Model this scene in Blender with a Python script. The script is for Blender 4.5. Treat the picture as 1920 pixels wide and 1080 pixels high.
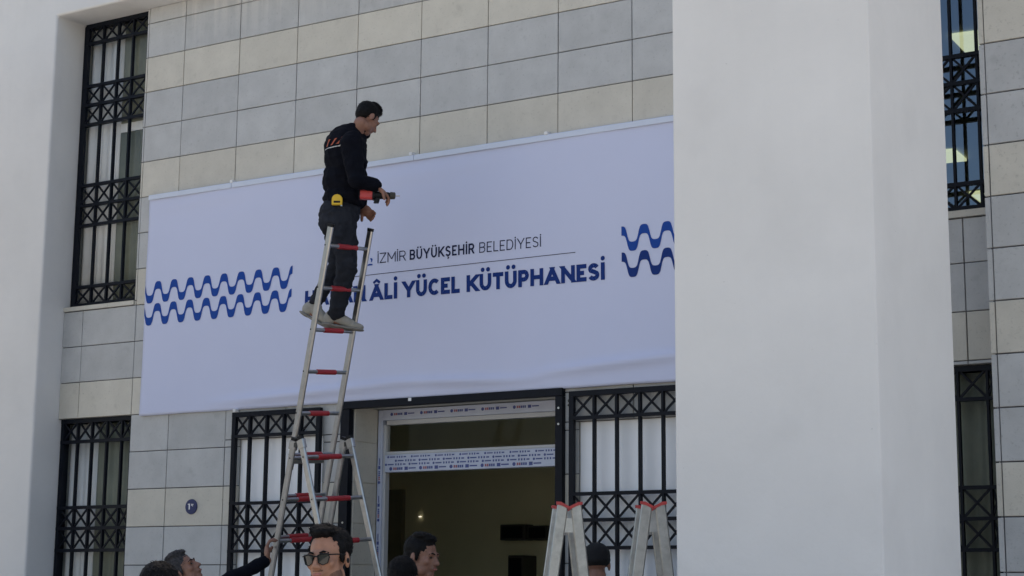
import bpy, bmesh, math, random
import numpy as np
from mathutils import Vector, Matrix, noise
from mathutils.bvhtree import BVHTree

random.seed(7)
SC = bpy.context.scene
COL = SC.collection
for o in list(bpy.data.objects):
    bpy.data.objects.remove(o)
Z0 = 6.16                      # height of the top tile joint above the pavement

# ---------------------------------------------------------------- camera
cam_d = bpy.data.cameras.new('camera')
cam = bpy.data.objects.new('camera', cam_d)
COL.objects.link(cam)
cam_d.sensor_width = 36.0
cam_d.lens = 60.936
cam_d.clip_end = 2000
_r = Vector((.8511, .5249, .0084)); _u = Vector((.0855, -.1547, .9842)); _f = Vector((-.5177, .8370, .1775))
cam.matrix_world = Matrix(((_r.x, _u.x, -_f.x, 9.549), (_r.y, _u.y, -_f.y, -10.266), (_r.z, _u.z, -_f.z, 1.416), (0, 0, 0, 1)))
SC.camera = cam
FH = Vector((-.526, .850, 0)).normalized()      # level view direction and its right
RH = Vector((.850, .526, 0)).normalized()

# ---------------------------------------------------------------- sky, sun, exposure
SUN = Vector((-.22, .66, .93)).normalized()      # towards the sun: behind the building
w = bpy.data.worlds.new('World'); SC.world = w; w.use_nodes = True
nt = w.node_tree
bg = nt.nodes['Background']
sky = nt.nodes.new('ShaderNodeTexSky'); sky.sky_type = 'NISHITA'; sky.sun_disc = False
sky.sun_elevation = math.asin(SUN.z)
sky.sun_rotation = math.atan2(SUN.x, SUN.y)
sky.altitude = 30; sky.air_density = 1.0; sky.dust_density = 3.0; sky.ozone_density = 1.0
nt.links.new(sky.outputs[0], bg.inputs[0]); bg.inputs[1].default_value = 0.10
sd = bpy.data.lights.new('sun', 'SUN'); sd.energy = 3.0; sd.angle = math.radians(.5); sd.color = (1, .95, .87)
so = bpy.data.objects.new('sun', sd); COL.objects.link(so)
so.location = (0, 0, 30)
so.rotation_euler = (-SUN).to_track_quat('-Z', 'Y').to_euler()
SC.view_settings.view_transform = 'Standard'
SC.view_settings.look = 'None'
SC.view_settings.exposure = 1.42
SC.view_settings.gamma = 1.0
SC.view_settings.use_white_balance = True            # the photograph is balanced for open shade
SC.view_settings.white_balance_temperature = 7250

# ---------------------------------------------------------------- materials
MATS = {}
def mat(name, col, rough=.7, metal=0., var=.08, scale=6., bump=0., bscale=60., spec=.5, rand=0., emit=None, coat=0.):
    m = bpy.data.materials.new(name); m.use_nodes = True
    n = m.node_tree.nodes; L = m.node_tree.links; b = n['Principled BSDF']
    b.inputs['Roughness'].default_value = rough; b.inputs['Metallic'].default_value = metal
    b.inputs['Specular IOR Level'].default_value = spec; b.inputs['Coat Weight'].default_value = coat
    geo = n.new('ShaderNodeNewGeometry')
    nz = n.new('ShaderNodeTexNoise'); nz.inputs['Scale'].default_value = scale; nz.inputs['Detail'].default_value = 9; nz.inputs['Roughness'].default_value = .62
    L.new(geo.outputs['Position'], nz.inputs['Vector'])
    mr = n.new('ShaderNodeMapRange'); mr.inputs[1].default_value = .3; mr.inputs[2].default_value = .7
    mr.inputs[3].default_value = 1 - var; mr.inputs[4].default_value = 1 + var
    L.new(nz.outputs['Fac'], mr.inputs[0])
    last = mr.outputs[0]
    if rand:
        oi = n.new('ShaderNodeObjectInfo'); m2 = n.new('ShaderNodeMapRange')
        m2.inputs[3].default_value = 1 - rand; m2.inputs[4].default_value = 1 + rand
        L.new(oi.outputs['Random'], m2.inputs[0])
        mu = n.new('ShaderNodeMath'); mu.operation = 'MULTIPLY'
        L.new(last, mu.inputs[0]); L.new(m2.outputs[0], mu.inputs[1]); last = mu.outputs[0]
    vm = n.new('ShaderNodeVectorMath'); vm.operation = 'SCALE'; vm.inputs[0].default_value = col
    L.new(last, vm.inputs['Scale']); L.new(vm.outputs[0], b.inputs['Base Color'])
    if bump:
        n2 = n.new('ShaderNodeTexNoise'); n2.inputs['Scale'].default_value = bscale; n2.inputs['Detail'].default_value = 6
        L.new(geo.outputs['Position'], n2.inputs['Vector'])
        bp = n.new('ShaderNodeBump'); bp.inputs['Strength'].default_value = bump; bp.inputs['Distance'].default_value = .01
        L.new(n2.outputs['Fac'], bp.inputs['Height']); L.new(bp.outputs[0], b.inputs['Normal'])
    if emit:
        b.inputs['Emission Color'].default_value = (*col, 1); b.inputs['Emission Strength'].default_value = emit
    MATS[name] = m
    return m

def streaks(m, col, zlo, zhi, amt):
    """pale lime runs down the stone below the lintel"""
    n = m.node_tree.nodes; L = m.node_tree.links; b = n['Principled BSDF']
    src = b.inputs['Base Color'].links[0].from_socket
    geo = n.new('ShaderNodeNewGeometry'); mp = n.new('ShaderNodeMapping'); mp.inputs['Scale'].default_value = (13, 13, .9)
    nz = n.new('ShaderNodeTexNoise'); nz.inputs['Scale'].default_value = 1; nz.inputs['Detail'].default_value = 3
    L.new(geo.outputs['Position'], mp.inputs[0]); L.new(mp.outputs[0], nz.inputs['Vector'])
    r1 = n.new('ShaderNodeMapRange'); r1.inputs[1].default_value = .5; r1.inputs[2].default_value = .66
    L.new(nz.outputs['Fac'], r1.inputs[0])
    sx = n.new('ShaderNodeSeparateXYZ'); L.new(geo.outputs['Position'], sx.inputs[0])
    r2 = n.new('ShaderNodeMapRange'); r2.inputs[1].default_value = zlo; r2.inputs[2].default_value = zhi
    L.new(sx.outputs['Z'], r2.inputs[0])
    mu = n.new('ShaderNodeMath'); mu.operation = 'MULTIPLY'; L.new(r1.outputs[0], mu.inputs[0]); L.new(r2.outputs[0], mu.inputs[1])
    m3 = n.new('ShaderNodeMath'); m3.operation = 'MULTIPLY'; m3.inputs[1].default_value = amt; L.new(mu.outputs[0], m3.inputs[0])
    mx = n.new('ShaderNodeMix'); mx.data_type = 'RGBA'; mx.inputs[7].default_value = (*col, 1)
    L.new(m3.outputs[0], mx.inputs[0]); L.new(src, mx.inputs[6]); L.new(mx.outputs[2], b.inputs['Base Color'])

mat('plaster', (.67, .67, .665), .85, var=.045, scale=1.3, bump=.3, bscale=16, spec=.2)
mat('cream_stone', (.565, .54, .475), .6, var=.075, scale=5, bump=.12, bscale=120, spec=.3, rand=.05)
mat('grey_stone', (.462, .470, .470), .6, var=.09, scale=5, bump=.14, bscale=110, spec=.3, rand=.045)
streaks(MATS['grey_stone'], (.60, .59, .57), Z0 - .36, Z0 + .02, .6)
streaks(MATS['cream_stone'], (.58, .57, .55), Z0 - .2, Z0 + .1, .4)
streaks(MATS['plaster'], (.58, .58, .57), -2, 9, .10)
def specks(m, sc, lo, hi, dark):
    n = m.node_tree.nodes; L = m.node_tree.links; b = n['Principled BSDF']; src = b.inputs['Base Color'].links[0].from_socket
    geo = n.new('ShaderNodeNewGeometry'); nz = n.new('ShaderNodeTexNoise'); nz.inputs['Scale'].default_value = sc; nz.inputs['Detail'].default_value = 3
    L.new(geo.outputs['Position'], nz.inputs['Vector'])
    r1 = n.new('ShaderNodeMapRange'); r1.inputs[1].default_value = lo; r1.inputs[2].default_value = hi; r1.inputs[3].default_value = 1; r1.inputs[4].default_value = dark
    L.new(nz.outputs['Fac'], r1.inputs[0])
    vm = n.new('ShaderNodeVectorMath'); vm.operation = 'SCALE'; L.new(src, vm.inputs[0]); L.new(r1.outputs[0], vm.inputs['Scale']); L.new(vm.outputs[0], b.inputs['Base Color'])
for k_ in ('cream_stone', 'grey_stone'):
    specks(MATS[k_], 55, .60, .74, .80); specks(MATS[k_], 9, .62, .76, .88)
specks(MATS['plaster'], 38, .73, .78, .82); specks(MATS['plaster'], 2.2, .58, .75, .955)
mat('mortar', (.11, .11, .12), .95, var=.55, scale=9)
mat('interior_paint', (.68, .64, .42), .9, var=.05, scale=2)
mat('interior_ceiling', (.55, .56, .55), .9, var=.04, scale=2)
mat('dark_fitting', (.06, .058, .05), .5, spec=.15)
mat('door_leaf', (.20, .185, .12), .6)
mat('black_steel', (.0045, .0065, .012), .5, var=.25, scale=14, bump=.05, bscale=150, spec=.16)
mat('white_board', (.90, .92, .95), .6, var=.02, scale=3)
mat('blind', (.80, .78, .80), .8, var=.06, scale=5)
mat('dim_room_olive', (.21, .215, .175), .85, var=.15, scale=4)  # paints the dimness of the room behind the glass as an olive sheet
mat('vinyl', (.58, .62, .80), .5, var=.012, scale=2.2, spec=.3)
mat('print_navy', (.008, .034, .18), .5, var=.03, spec=.12)
mat('print_blue', (.010, .062, .31), .5, var=.03, spec=.12)
mat('print_ink', (.010, .016, .055), .5, spec=.12)
mat('batten_white', (.60, .66, .78), .5, var=.03)
mat('pvc', (.50, .51, .53), .35, var=.03)
mat('film', (.50, .55, .68), .3, var=.05, scale=12)
mat('film_ink', (.05, .075, .26), .4)
mat('film_red', (.32, .10, .13), .4)
mat('plate_blue', (.008, .02, .10), .3)
mat('white_paint', (.75, .75, .75), .4)
mat('aluminium', (.40, .405, .405), .31, metal=.95, var=.12, scale=25, bump=.04, bscale=200)
mat('worn_aluminium', (.42, .42, .405), .38, metal=.85, var=.2, scale=16, bump=.06, bscale=150)
mat('red_grip', (.36, .022, .03), .45, var=.15, scale=30)
mat('red_plastic', (.50, .05, .05), .4, var=.1, scale=20)
mat('black_plastic', (.006, .007, .009), .45, spec=.2)
mat('skin', (.335, .165, .105), .55, var=.20, scale=18, bump=.05, bscale=300)
mat('skin_dark', (.245, .120, .083), .55, var=.20, scale=18, bump=.05, bscale=300)
mat('lip', (.34, .13, .11), .5)
mat('beard', (.10, .065, .05), .8, var=.2, scale=80)
b_ = mat('stubble', (.035, .022, .018), .8, var=.4, scale=200).node_tree.nodes['Principled BSDF']; b_.inputs['Alpha'].default_value = .38
mat('hair_black', (.0045, .0042, .005), .6, var=.4, scale=60, spec=.14)
mat('hair_grey', (.055, .052, .055), .65, var=.6, scale=70, spec=.15)
mat('cap_cloth', (.0035, .004, .006), .9, var=.2, scale=30, bump=.2, bscale=300)
mat('jacket_black', (.0045, .0055, .010), .9, var=.2, scale=20, bump=.2, bscale=250, spec=.10)
mat('jacket_navy', (.006, .008, .017), .9, var=.2, scale=20, bump=.2, bscale=250, spec=.10)
mat('trousers', (.020, .023, .031), .9, var=.25, scale=14, bump=.2, bscale=250, spec=.12)
mat('shoe_cloth', (.29, .28, .25), .8, var=.12, scale=30, bump=.15, bscale=250)
mat('shoe_sole', (.20, .195, .18), .8)
mat('logo_orange', (.34, .07, .03), .6)
mat('logo_white', (.5, .5, .5), .6)
mat('tape_yellow', (.72, .46, .02), .4)
mat('lens_dark', (.012, .016, .018), .06, spec=.6)
mat('eye_dark', (.02, .014, .012), .3)
mat('paving', (.38, .36, .33), .9, var=.12, scale=.7, bump=.2, bscale=8)
mat('lamp_panel', (.85, .85, .50), .5, emit=.34)
mat('lamp_small', (1, .97, .9), .5, emit=.35)
def glass(name, ior, tint, refl=(1, 1, 1)):
    g = bpy.data.materials.new(name); g.use_nodes = True
    n = g.node_tree.nodes; L = g.node_tree.links; n.remove(n['Principled BSDF'])
    tr = n.new('ShaderNodeBsdfTransparent'); tr.inputs[0].default_value = (*tint, 1)
    gl = n.new('ShaderNodeBsdfGlossy'); gl.inputs['Roughness'].default_value = .015; gl.inputs['Color'].default_value = (*refl, 1)
    fr = n.new('ShaderNodeFresnel'); fr.inputs[0].default_value = ior
    mx = n.new('ShaderNodeMixShader'); L.new(fr.outputs[0], mx.inputs[0]); L.new(tr.outputs[0], mx.inputs[1]); L.new(gl.outputs[0], mx.inputs[2])
    L.new(mx.outputs[0], n['Material Output'].inputs[0]); MATS[name] = g
glass('glass', 1.16, (.90, .92, .90)); glass('blue_glass', 2.3, (.62, .72, .80), (.62, .80, 1))

# ---------------------------------------------------------------- helpers
def wpos(o):
    p = Vector((0, 0, 0))
    while o is not None:
        p = p + o.location; o = o.parent
    return p

class MB:
    """collects shapes in world space (z above the pavement) and links them as one mesh"""
    def __init__(s): s.v = []; s.f = []; s.m = []
    def add(s, vs, fs, mi=0):
        k = len(s.v); s.v += [tuple(v) for v in vs]; s.f += [tuple(i + k for i in q) for q in fs]; s.m += [mi] * len(fs); return s
    def box(s, x0, x1, y0, y1, z0, z1, mi=0):
        return s.add([(x0, y0, z0), (x1, y0, z0), (x1, y1, z0), (x0, y1, z0), (x0, y0, z1), (x1, y0, z1), (x1, y1, z1), (x0, y1, z1)],
                     [(0, 3, 2, 1), (4, 5, 6, 7), (0, 1, 5, 4), (1, 2, 6, 5), (2, 3, 7, 6), (3, 0, 4, 7)], mi)
    def bar(s, a, b, ax, hw, ay, hh, mi=0, ch=0.):
        """bar from a to b, half sizes hw along ax and hh along ay, corners cut by ch"""
        a = Vector(a); b = Vector(b); ax = Vector(ax).normalized(); ay = Vector(ay).normalized()
        if ch: pr = [(hw - ch, -hh), (hw, -hh + ch), (hw, hh - ch), (hw - ch, hh), (-hw + ch, hh), (-hw, hh - ch), (-hw, -hh + ch), (-hw + ch, -hh)]
        else: pr = [(hw, -hh), (hw, hh), (-hw, hh), (-hw, -hh)]
        k = len(pr)
        vs = [a + ax * x + ay * y for x, y in pr] + [b + ax * x + ay * y for x, y in pr]
        fs = [(i, (i + 1) % k, k + (i + 1) % k, k + i) for i in range(k)] + [tuple(range(k))[::-1], tuple(range(k, 2 * k))]
        return s.add(vs, fs, mi)
    def tube(s, pts, rad, k=10, mi=0):
        pts = [Vector(p) for p in pts]; rad = rad if isinstance(rad, (list, tuple)) else [rad] * len(pts)
        vs = []
        for i, p in enumerate(pts):
            d = (pts[min(i + 1, len(pts) - 1)] - pts[max(i - 1, 0)]).normalized()
            x = d.orthogonal().normalized() if i == 0 else (x - d * x.dot(d)).normalized()
            y = d.cross(x)
            vs += [p + (x * math.cos(2 * math.pi * j / k) + y * math.sin(2 * math.pi * j / k)) * rad[i] for j in range(k)]
        fs = [(i * k + j, i * k + (j + 1) % k, (i + 1) * k + (j + 1) % k, (i + 1) * k + j) for i in range(len(pts) - 1) for j in range(k)]
        fs += [tuple(range(k))[::-1], tuple(range((len(pts) - 1) * k, len(pts) * k))]
        return s.add(vs, fs, mi)
    def build(s, name, mats, parent=None, origin=None, smooth=False, bevel=0.):
        mats = mats if isinstance(mats, (list, tuple)) else [mats]
        if origin is None: origin = wpos(parent) if parent else Vector(np.mean(np.array(s.v), 0))
        origin = Vector(origin)
        me = bpy.data.meshes.new(name)
        me.from_pydata([(v[0] - origin.x, v[1] - origin.y, v[2] - origin.z) for v in s.v], [], s.f)
        for m in mats: me.materials.append(MATS[m])
        me.polygons.foreach_set('material_index', s.m)
        bm = bmesh.new(); bm.from_mesh(me)
        bmesh.ops.recalc_face_normals(bm, faces=bm.faces)
        if bevel:
            bmesh.ops.remove_doubles(bm, verts=bm.verts, dist=1e-5)
            es = [e for e in bm.edges if len(e.link_faces) == 2 and e.calc_face_angle(0) > .6]
            bmesh.ops.bevel(bm, geom=es, offset=bevel, segments=3, affect='EDGES', profile=.5)
        bm.to_mesh(me); bm.free()
        if smooth: me.polygons.foreach_set('use_smooth', [True] * len(me.polygons))
        return link(name, me, parent, origin)

def link(name, me, parent=None, loc=(0, 0, 0)):
    o = bpy.data.objects.new(name, me); COL.objects.link(o)
    loc = Vector(loc)
    if parent is not None:
        o.parent = parent; o.location = loc - wpos(parent)
    else: o.location = loc
    return o
def empty(name, loc, label=None, cat=None, group=None, parent=None):
    o = link(name, None, parent, loc)
    if label: tag(o, label, cat, group)
    return o
def tag(o, label, cat, group=None):
    o['label'] = label; o['category'] = cat
    if group: o['group'] = group
    return o
def struct(o): o['kind'] = 'structure'; return o
def zr(v): return v + Z0

# ---------------------------------------------------------------- ground
gm = MB(); gm.add([(-300, -300, 0), (300, -300, 0), (300, 300, 0), (-300, 300, 0)], [(0, 1, 2, 3)])
struct(gm.build('pavement', 'paving', origin=(0, 0, 0)))

# ---------------------------------------------------------------- the library building
bld = empty('library_building', (2.7, 0, 0), 'pale stone-clad public library front with white portal surround and barred windows', 'building')
XL, XR = -1.23, 6.81
ZT = zr(.135)
# x0, x1, z0, z1 of the openings in the main wall
OPEN = {'ul': (-1.235, -.43, zr(-2.36), ZT + .01), 'll': (-1.235, -.412, zr(-5.45), zr(-3.30)),
        'w2': (.745, 1.55, zr(-5.45), zr(-3.545)), 'door': (1.828, 3.58, -.01, zr(-3.34)),
        'w3': (3.745, 4.60, zr(-5.45), zr(-3.545)), 'ur': (5.80, 6.60, zr(-2.372), ZT + .01), 'lr': (5.80, 6.60, zr(-5.45), zr(-3.325))}
def wall_mesh(xs, zs, openings, y0, y1):
    xs = sorted(set(xs)); zs = sorted(set(zs)); mb = MB()
    def solid(i, j):
        if i < 0 or j < 0 or i >= len(xs) - 1 or j >= len(zs) - 1: return False
        cx = (xs[i] + xs[i + 1]) / 2; cz = (zs[j] + zs[j + 1]) / 2
        return not any(a < cx < b and c < cz < d for a, b, c, d in openings)
    for i in range(len(xs) - 1):
        for j in range(len(zs) - 1):
            if not solid(i, j): continue
            x0, x1, z0, z1 = xs[i], xs[i + 1], zs[j], zs[j + 1]
            mb.add([(x0, y0, z0), (x1, y0, z0), (x1, y0, z1), (x0, y0, z1)], [(0, 1, 2, 3)])
            mb.add([(x0, y1, z0), (x1, y1, z0), (x1, y1, z1), (x0, y1, z1)], [(3, 2, 1, 0)])
            if not solid(i - 1, j): mb.add([(x0, y0, z0), (x0, y1, z0), (x0, y1, z1), (x0, y0, z1)], [(3, 2, 1, 0)], 1)
            if not solid(i + 1, j): mb.add([(x1, y0, z0), (x1, y1, z0), (x1, y1, z1), (x1, y0, z1)], [(0, 1, 2, 3)], 1)
            if not solid(i, j - 1): mb.add([(x0, y0, z0), (x1, y0, z0), (x1, y1, z0), (x0, y1, z0)], [(3, 2, 1, 0)], 1)
            if not solid(i, j + 1): mb.add([(x0, y0, z1), (x1, y0, z1), (x1, y1, z1), (x0, y1, z1)], [(0, 1, 2, 3)], 1)
    return mb
ops = list(OPEN.values())
wall = wall_mesh([XL, XR] + [q for o_ in ops for q in o_[:2]], [0, ZT] + [q for o_ in ops for q in o_[2:] if 0 < q < ZT], ops, .014, .30).build('wall', ['mortar', 'cream_stone'], bld)

TILE_CACHE = {}
def tile_mesh(wd, h, m):
    key = (round(wd, 3), round(h, 3), m)
    if key not in TILE_CACHE:
        c = .0025; t = .014; mb = MB()
        vs = [(0, t, 0), (wd, t, 0), (wd, t, h), (0, t, h), (0, c, 0), (wd, c, 0), (wd, c, h), (0, c, h), (c, 0, c), (wd - c, 0, c), (wd - c, 0, h - c), (c, 0, h - c)]
        fs = [(8, 9, 10, 11)] + [(4 + i, 4 + (i + 1) % 4, 8 + (i + 1) % 4, 8 + i) for i in range(4)] + [(i, (i + 1) % 4, 4 + (i + 1) % 4, 4 + i) for i in range(4)]
        me = bpy.data.meshes.new('tile'); me.from_pydata(vs, [], fs); me.materials.append(MATS[m])
        TILE_CACHE[key] = me
    return TILE_CACHE[key]
def cut(rects, o):
    out = []
    a, b, c, d = o
    for x0, x1, z0, z1 in rects:
        if b <= x0 or a >= x1 or d <= z0 or c >= z1: out.append((x0, x1, z0, z1)); continue
        if c > z0: out.append((x0, x1, z0, c))
        if d < z1: out.append((x0, x1, d, z1))
        za, zb = max(z0, c), min(z1, d)
        if a > x0: out.append((x0, a, za, zb))
        if b < x1: out.append((b, x1, za, zb))
    return out
def lay_tiles(cols, rows, openings, y, parent, gap=.0065):
    """rows: list of (z0, z1, material)"""
    for z0, z1, m in rows:
        for x0, x1 in zip(cols[:-1], cols[1:]):
            rs = [(x0, x1, z0, z1)]
            for o_ in openings: rs = cut(rs, o_)
            for a, b, c, d in rs:
                if b - a < .022 or d - c < .022: continue
                gx = gap / 2 + random.uniform(-.0008, .0008)
                o = link('tile', tile_mesh(b - a - 2 * gx, d - c - gap, m), parent, (a + gx, y + random.uniform(-.0012, .0012), c + gap / 2))
                o.rotation_euler = (random.uniform(-.0015, .0015), random.uniform(-.0008, .0008), 0)
cols = [XL, -1.005, -.408] + [.595 * k for k in range(0, 10)] + [5.84, 6.44, XR]
rows = []
for k in range(-1, 21):
    a = zr(-.3 * (k + 1)); b = min(zr(-.3 * k), ZT)
    if a < 0.02: a = 0.0
    rows.append((a, b, 'cream_stone' if k % 3 == 1 else 'grey_stone'))
sill_ops = [(XL, -.43, zr(-2.40), zr(-2.36)), (5.8, 6.6, zr(-2.42), zr(-2.372))]
lay_tiles(cols, rows, ops + sill_ops, 0.0, wall)
for nm, (a, b, c, d) in zip(('ul', 'ur'), sill_ops):
    s_ = MB().box(a + .004, b - .002, -.012, .2, c + .005, d).build('sill', 'cream_stone', bld)
# reveal stones of the entrance (left jamb)
rv = empty('entrance_reveal', (1.82, 0, 0), parent=bld)
for k in range(11, 21):
    a = zr(-.3 * (k + 1)); b = min(zr(-.3 * k), zr(-3.345)); a = max(a, 0)
    MB().box(1.822, 1.836, .018, .298, a + .003, b - .003).build('stone', 'cream_stone', rv)

# white portal surround: left pier and lintel
sur = MB()
P_ = [(-4.2, 0), (XL, 0), (XL, ZT), (XR + 2.2, ZT), (XR + 2.2, zr(2.6)), (-4.2, zr(2.6))]
sur.add([(x, -.265, z) for x, z in P_] + [(x, .30, z) for x, z in P_],
        [tuple(range(6)), tuple(range(11, 5, -1))] + [(i, (i + 1) % 6, 6 + (i + 1) % 6, 6 + i) for i in range(6)])
sur.build('portal_surround', 'plaster', bld, bevel=.018)
# projecting stone wall at the right
pw = MB().box(XR, 9.6, -.706, -.268, 0, ZT - .004).build('projecting_wall', 'mortar', bld)
prow = []
for k in range(-6, 17):
    a = zr(-1.575 - .3 * (k + 1)); b = zr(-1.575 - .3 * k)
    if b < 0 or a > ZT - .1: continue
    prow.append((max(a, 0), min(b, ZT - .006), 'cream_stone' if k % 3 == 2 else 'grey_stone'))
lay_tiles([XR + .012, 7.52, 8.12, 8.72, 9.6], prow, [], -.72, pw, gap=.008)
for z0, z1, m in prow:
    MB().box(XR - .022, XR + .009, -.715, -.69, z0 + .004, z1 - .004).build('edge_trim', m, pw, bevel=.004)
# shell: sides, back, roof, floor between storeys, rooms
sh = MB()
sh.box(-4.2, -4.0, .302, 12.5, 0, zr(2.6)).box(9.4, 9.6, .302, 12.5, 0, zr(2.6)).box(-4.0, 9.4, 12.3, 12.5, 0, zr(2.6))
sh.build('outer_wall', 'plaster', bld)
MB().box(-4.4, 9.8, -.30, 12.7, zr(2.604), zr(2.85)).build('roof', 'plaster', bld)
MB().box(-3.99, 9.39, .302, 12.29, zr(-3.02), zr(-2.62)).build('floor_slab', 'interior_ceiling', bld)
MB().box(-3.99, 9.39, .302, 12.29, zr(.2), zr(.45)).build('upper_ceiling', 'interior_ceiling', bld)
MB().box(-3.99, 9.39, 3.6, 3.8, 0.004, zr(-3.024)).build('hall_wall', 'interior_paint', bld)
MB().box(-3.99, 9.39, 12.1, 12.29, zr(-2.61), zr(.19)).build('upper_room_wall', 'interior_paint', bld)
MB().box(-.64, -.58, .32, 3.59, 0.004, zr(-3.03)).box(3.9, 4.0, .32, 3.59, .004, zr(-3.03)).build('hall_side_wall', 'interior_paint', bld)
# ceiling light panels upstairs
def tilted_quad(pts, z, nm):
    mb = MB(); mb.add([(x, y, z) for x, y in pts] + [(x, y, z + .03) for x, y in pts], [(3, 2, 1, 0), (4, 5, 6, 7), (0, 1, 5, 4), (1, 2, 6, 5), (2, 3, 7, 6), (3, 0, 4, 7)])
    return mb.build(nm, 'lamp_panel', bld)
zc = zr(.165)
tilted_quad([(5.12, 4.20), (5.60, 4.24), (5.58, 4.78), (5.10, 4.74)], zc, 'ceiling_light')
tilted_quad([(3.46, 8.02), (3.94, 8.06), (3.92, 8.56), (3.44, 8.52)], zc, 'ceiling_light')
tilted_quad([(3.46, 10.15), (3.94, 10.2), (3.92, 10.70), (3.44, 10.66)], zc, 'ceiling_light')

# ---------------------------------------------------------------- windows and grilles
def window(nm, blind=None, board=None, ygl=.17, gm_='glass'):
    a, b, c, d = OPEN[nm]
    d = min(d, ZT)
    wn = empty('window', ((a + b) / 2, ygl, c), parent=bld)
    fw = .035
    fm = MB().box(a, a + fw, ygl - .02, ygl + .03, c, d).box(b - fw, b, ygl - .02, ygl + .03, c, d).box(a + fw, b - fw, ygl - .02, ygl + .03, c, c + fw).box(a + fw, b - fw, ygl - .02, ygl + .03, d - fw, d)
    fm.build('frame', 'black_steel', wn)
    if board:
        MB().box(a + .004, b - .004, .018, .05, c + fw, d - .004).build('board', 'white_board', wn)
    else:
        MB().add([(a + fw, ygl, c + fw), (b - fw, ygl, c + fw), (b - fw, ygl, d - fw), (a + fw, ygl, d - fw)], [(0, 1, 2, 3)]).build('pane', gm_, wn)
    for x0, x1, z0, z1, m, amp in blind or ():  # pale blinds, plus olive sheets standing in for the dim interior
        mb = MB(); n_ = max(8, int((x1 - x0) / .012)); ph = x0 * 37
        for i in range(n_ + 1):
            x = x0 + (x1 - x0) * i / n_; y = ygl + .03 + amp * (1 + math.sin(x * 78 + ph + .8 * math.sin(x * 31)))
            mb.v += [(x, y, z0), (x, y, z1), (x, y + .004, z0), (x, y + .004, z1)]
        for i in range(n_):
            k = 4 * i; mb.f += [(k, k + 4, k + 5, k + 1), (k + 2, k + 3, k + 7, k + 6), (k + 1, k + 5, k + 7, k + 3), (k, k + 2, k + 6, k + 4)]; mb.m += [0] * 4
        mb.f += [(0, 1, 3, 2), (4 * n_, 4 * n_ + 2, 4 * n_ + 3, 4 * n_ + 1)]; mb.m += [0, 0]
        mb.build('blind_or_dim_panel', m, wn, smooth=amp > .003)
    return wn
window('ul', ygl=.085, blind=[(-1.19, -.80, zr(-2.33), zr(.1), 'blind', .008), (-.795, -.47, zr(-.79), zr(.1), 'dim_room_olive', .004), (-.795, -.47, zr(-2.33), zr(-.87), 'dim_room_olive', .004), (-.795, -.47, zr(-.868), zr(-.792), 'blind', .001)])
window('ll', ygl=.08, blind=[(-1.19, -.87, zr(-5.4), zr(-3.34), 'blind', .006), (-.865, -.45, zr(-5.4), zr(-3.34), 'dim_room_olive', .005)])
window('w2', board=True); window('w3', board=True)
window('ur', gm_='blue_glass'); window('lr', ygl=.09, blind=[(5.85, 6.05, zr(-5.4), zr(-3.36), 'blind', .006), (6.055, 6.56, zr(-5.4), zr(-3.36), 'dim_room_olive', .006)])

DIAG = {}
def grille(xs, bars, y, xcells, parent=bld, frame=.034, vb=.016, hb=.021, fd=.028, label=None):
    """xs: vertical bar positions (first and last are the frame), bars: rail heights from the top, xcells: rail intervals filled with crosses"""
    gr = empty('window_grille', ((xs[0] + xs[-1]) / 2, y, bars[-1]), parent=parent)
    top, bot = bars[0], bars[-1]
    for i, x in enumerate(xs):
        hw = (frame if i in (0, len(xs) - 1) else vb) / 2
        MB().box(x - hw, x + hw, y - fd / 2, y + fd / 2, bot, top).build('upright', 'black_steel', gr)
    for i, z in enumerate(bars):
        hh = (frame if i in (0, len(bars) - 1) else hb) / 2
        MB().box(xs[0] - frame / 2 + .001, xs[-1] + frame / 2 - .001, y - fd / 2 - .003, y + fd / 2 + .003, z - hh, z + hh).build('rail', 'black_steel', gr)
    for k in xcells:
        for x0, x1 in zip(xs[:-1], xs[1:]):
            z1, z0 = bars[k], bars[k + 1]
            key = (round(x1 - x0, 3), round(z1 - z0, 3))
            for sgn in (0, 1):
                kk = key + (sgn,)
                if kk not in DIAG:
                    wx, wz = x1 - x0, z1 - z0
                    p0, p1 = (Vector((0, 0, 0)), Vector((wx, 0, wz))) if sgn == 0 else (Vector((0, 0, wz)), Vector((wx, 0, 0)))
                    dr = (p1 - p0).normalized(); sd_ = Vector((-dr.z, 0, dr.x))
                    oo = MB().bar(p0 + Vector((0, sgn * .006 - .003, 0)), p1 + Vector((0, sgn * .006 - .003, 0)), sd_, .0070, (0, 1, 0), .0055).build('cross_bar', 'black_steel', None, origin=(0, 0, 0))
                    DIAG[kk] = oo.data; bpy.data.objects.remove(oo)
                link('cross_bar', DIAG[kk], gr, (x0, y, z0))
    return gr
UB = [.118, -.04, -.425, -.595, -.77, -1.305, -1.48, -1.655, -2.185, -2.345]
grille([-1.175, -.985, -.812, -.640, -.452], [zr(v) for v in UB], .06, (0, 2, 3, 5, 6, 8), hb=.024, frame=.040)
UB2 = [.118, -.04, -.46, -.63, -.80, -1.375, -1.552, -1.728, -2.197, -2.355]
grille([5.85, 6.03, 6.21, 6.39, 6.553, 6.60], [zr(v) for v in UB2], .05, (0, 2, 3, 5, 6, 8), hb=.025)
LB = [-3.318, -3.490, -4.03, -4.20, -4.378, -4.90, -5.07, -5.24, -5.43]
grille([-1.205, -1.035, -.872, -.703, -.538, -.425], [zr(v) for v in LB], .045, (0, 2, 3, 5, 6), hb=.026)
grille([5.85, 6.02, 6.19, 6.36, 6.54, 6.60], [zr(v) for v in [-3.345, -3.53, -4.06, -4.245, -4.43, -4.95, -5.12, -5.3, -5.43]], .045, (0, 2, 3, 5, 6))
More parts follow.
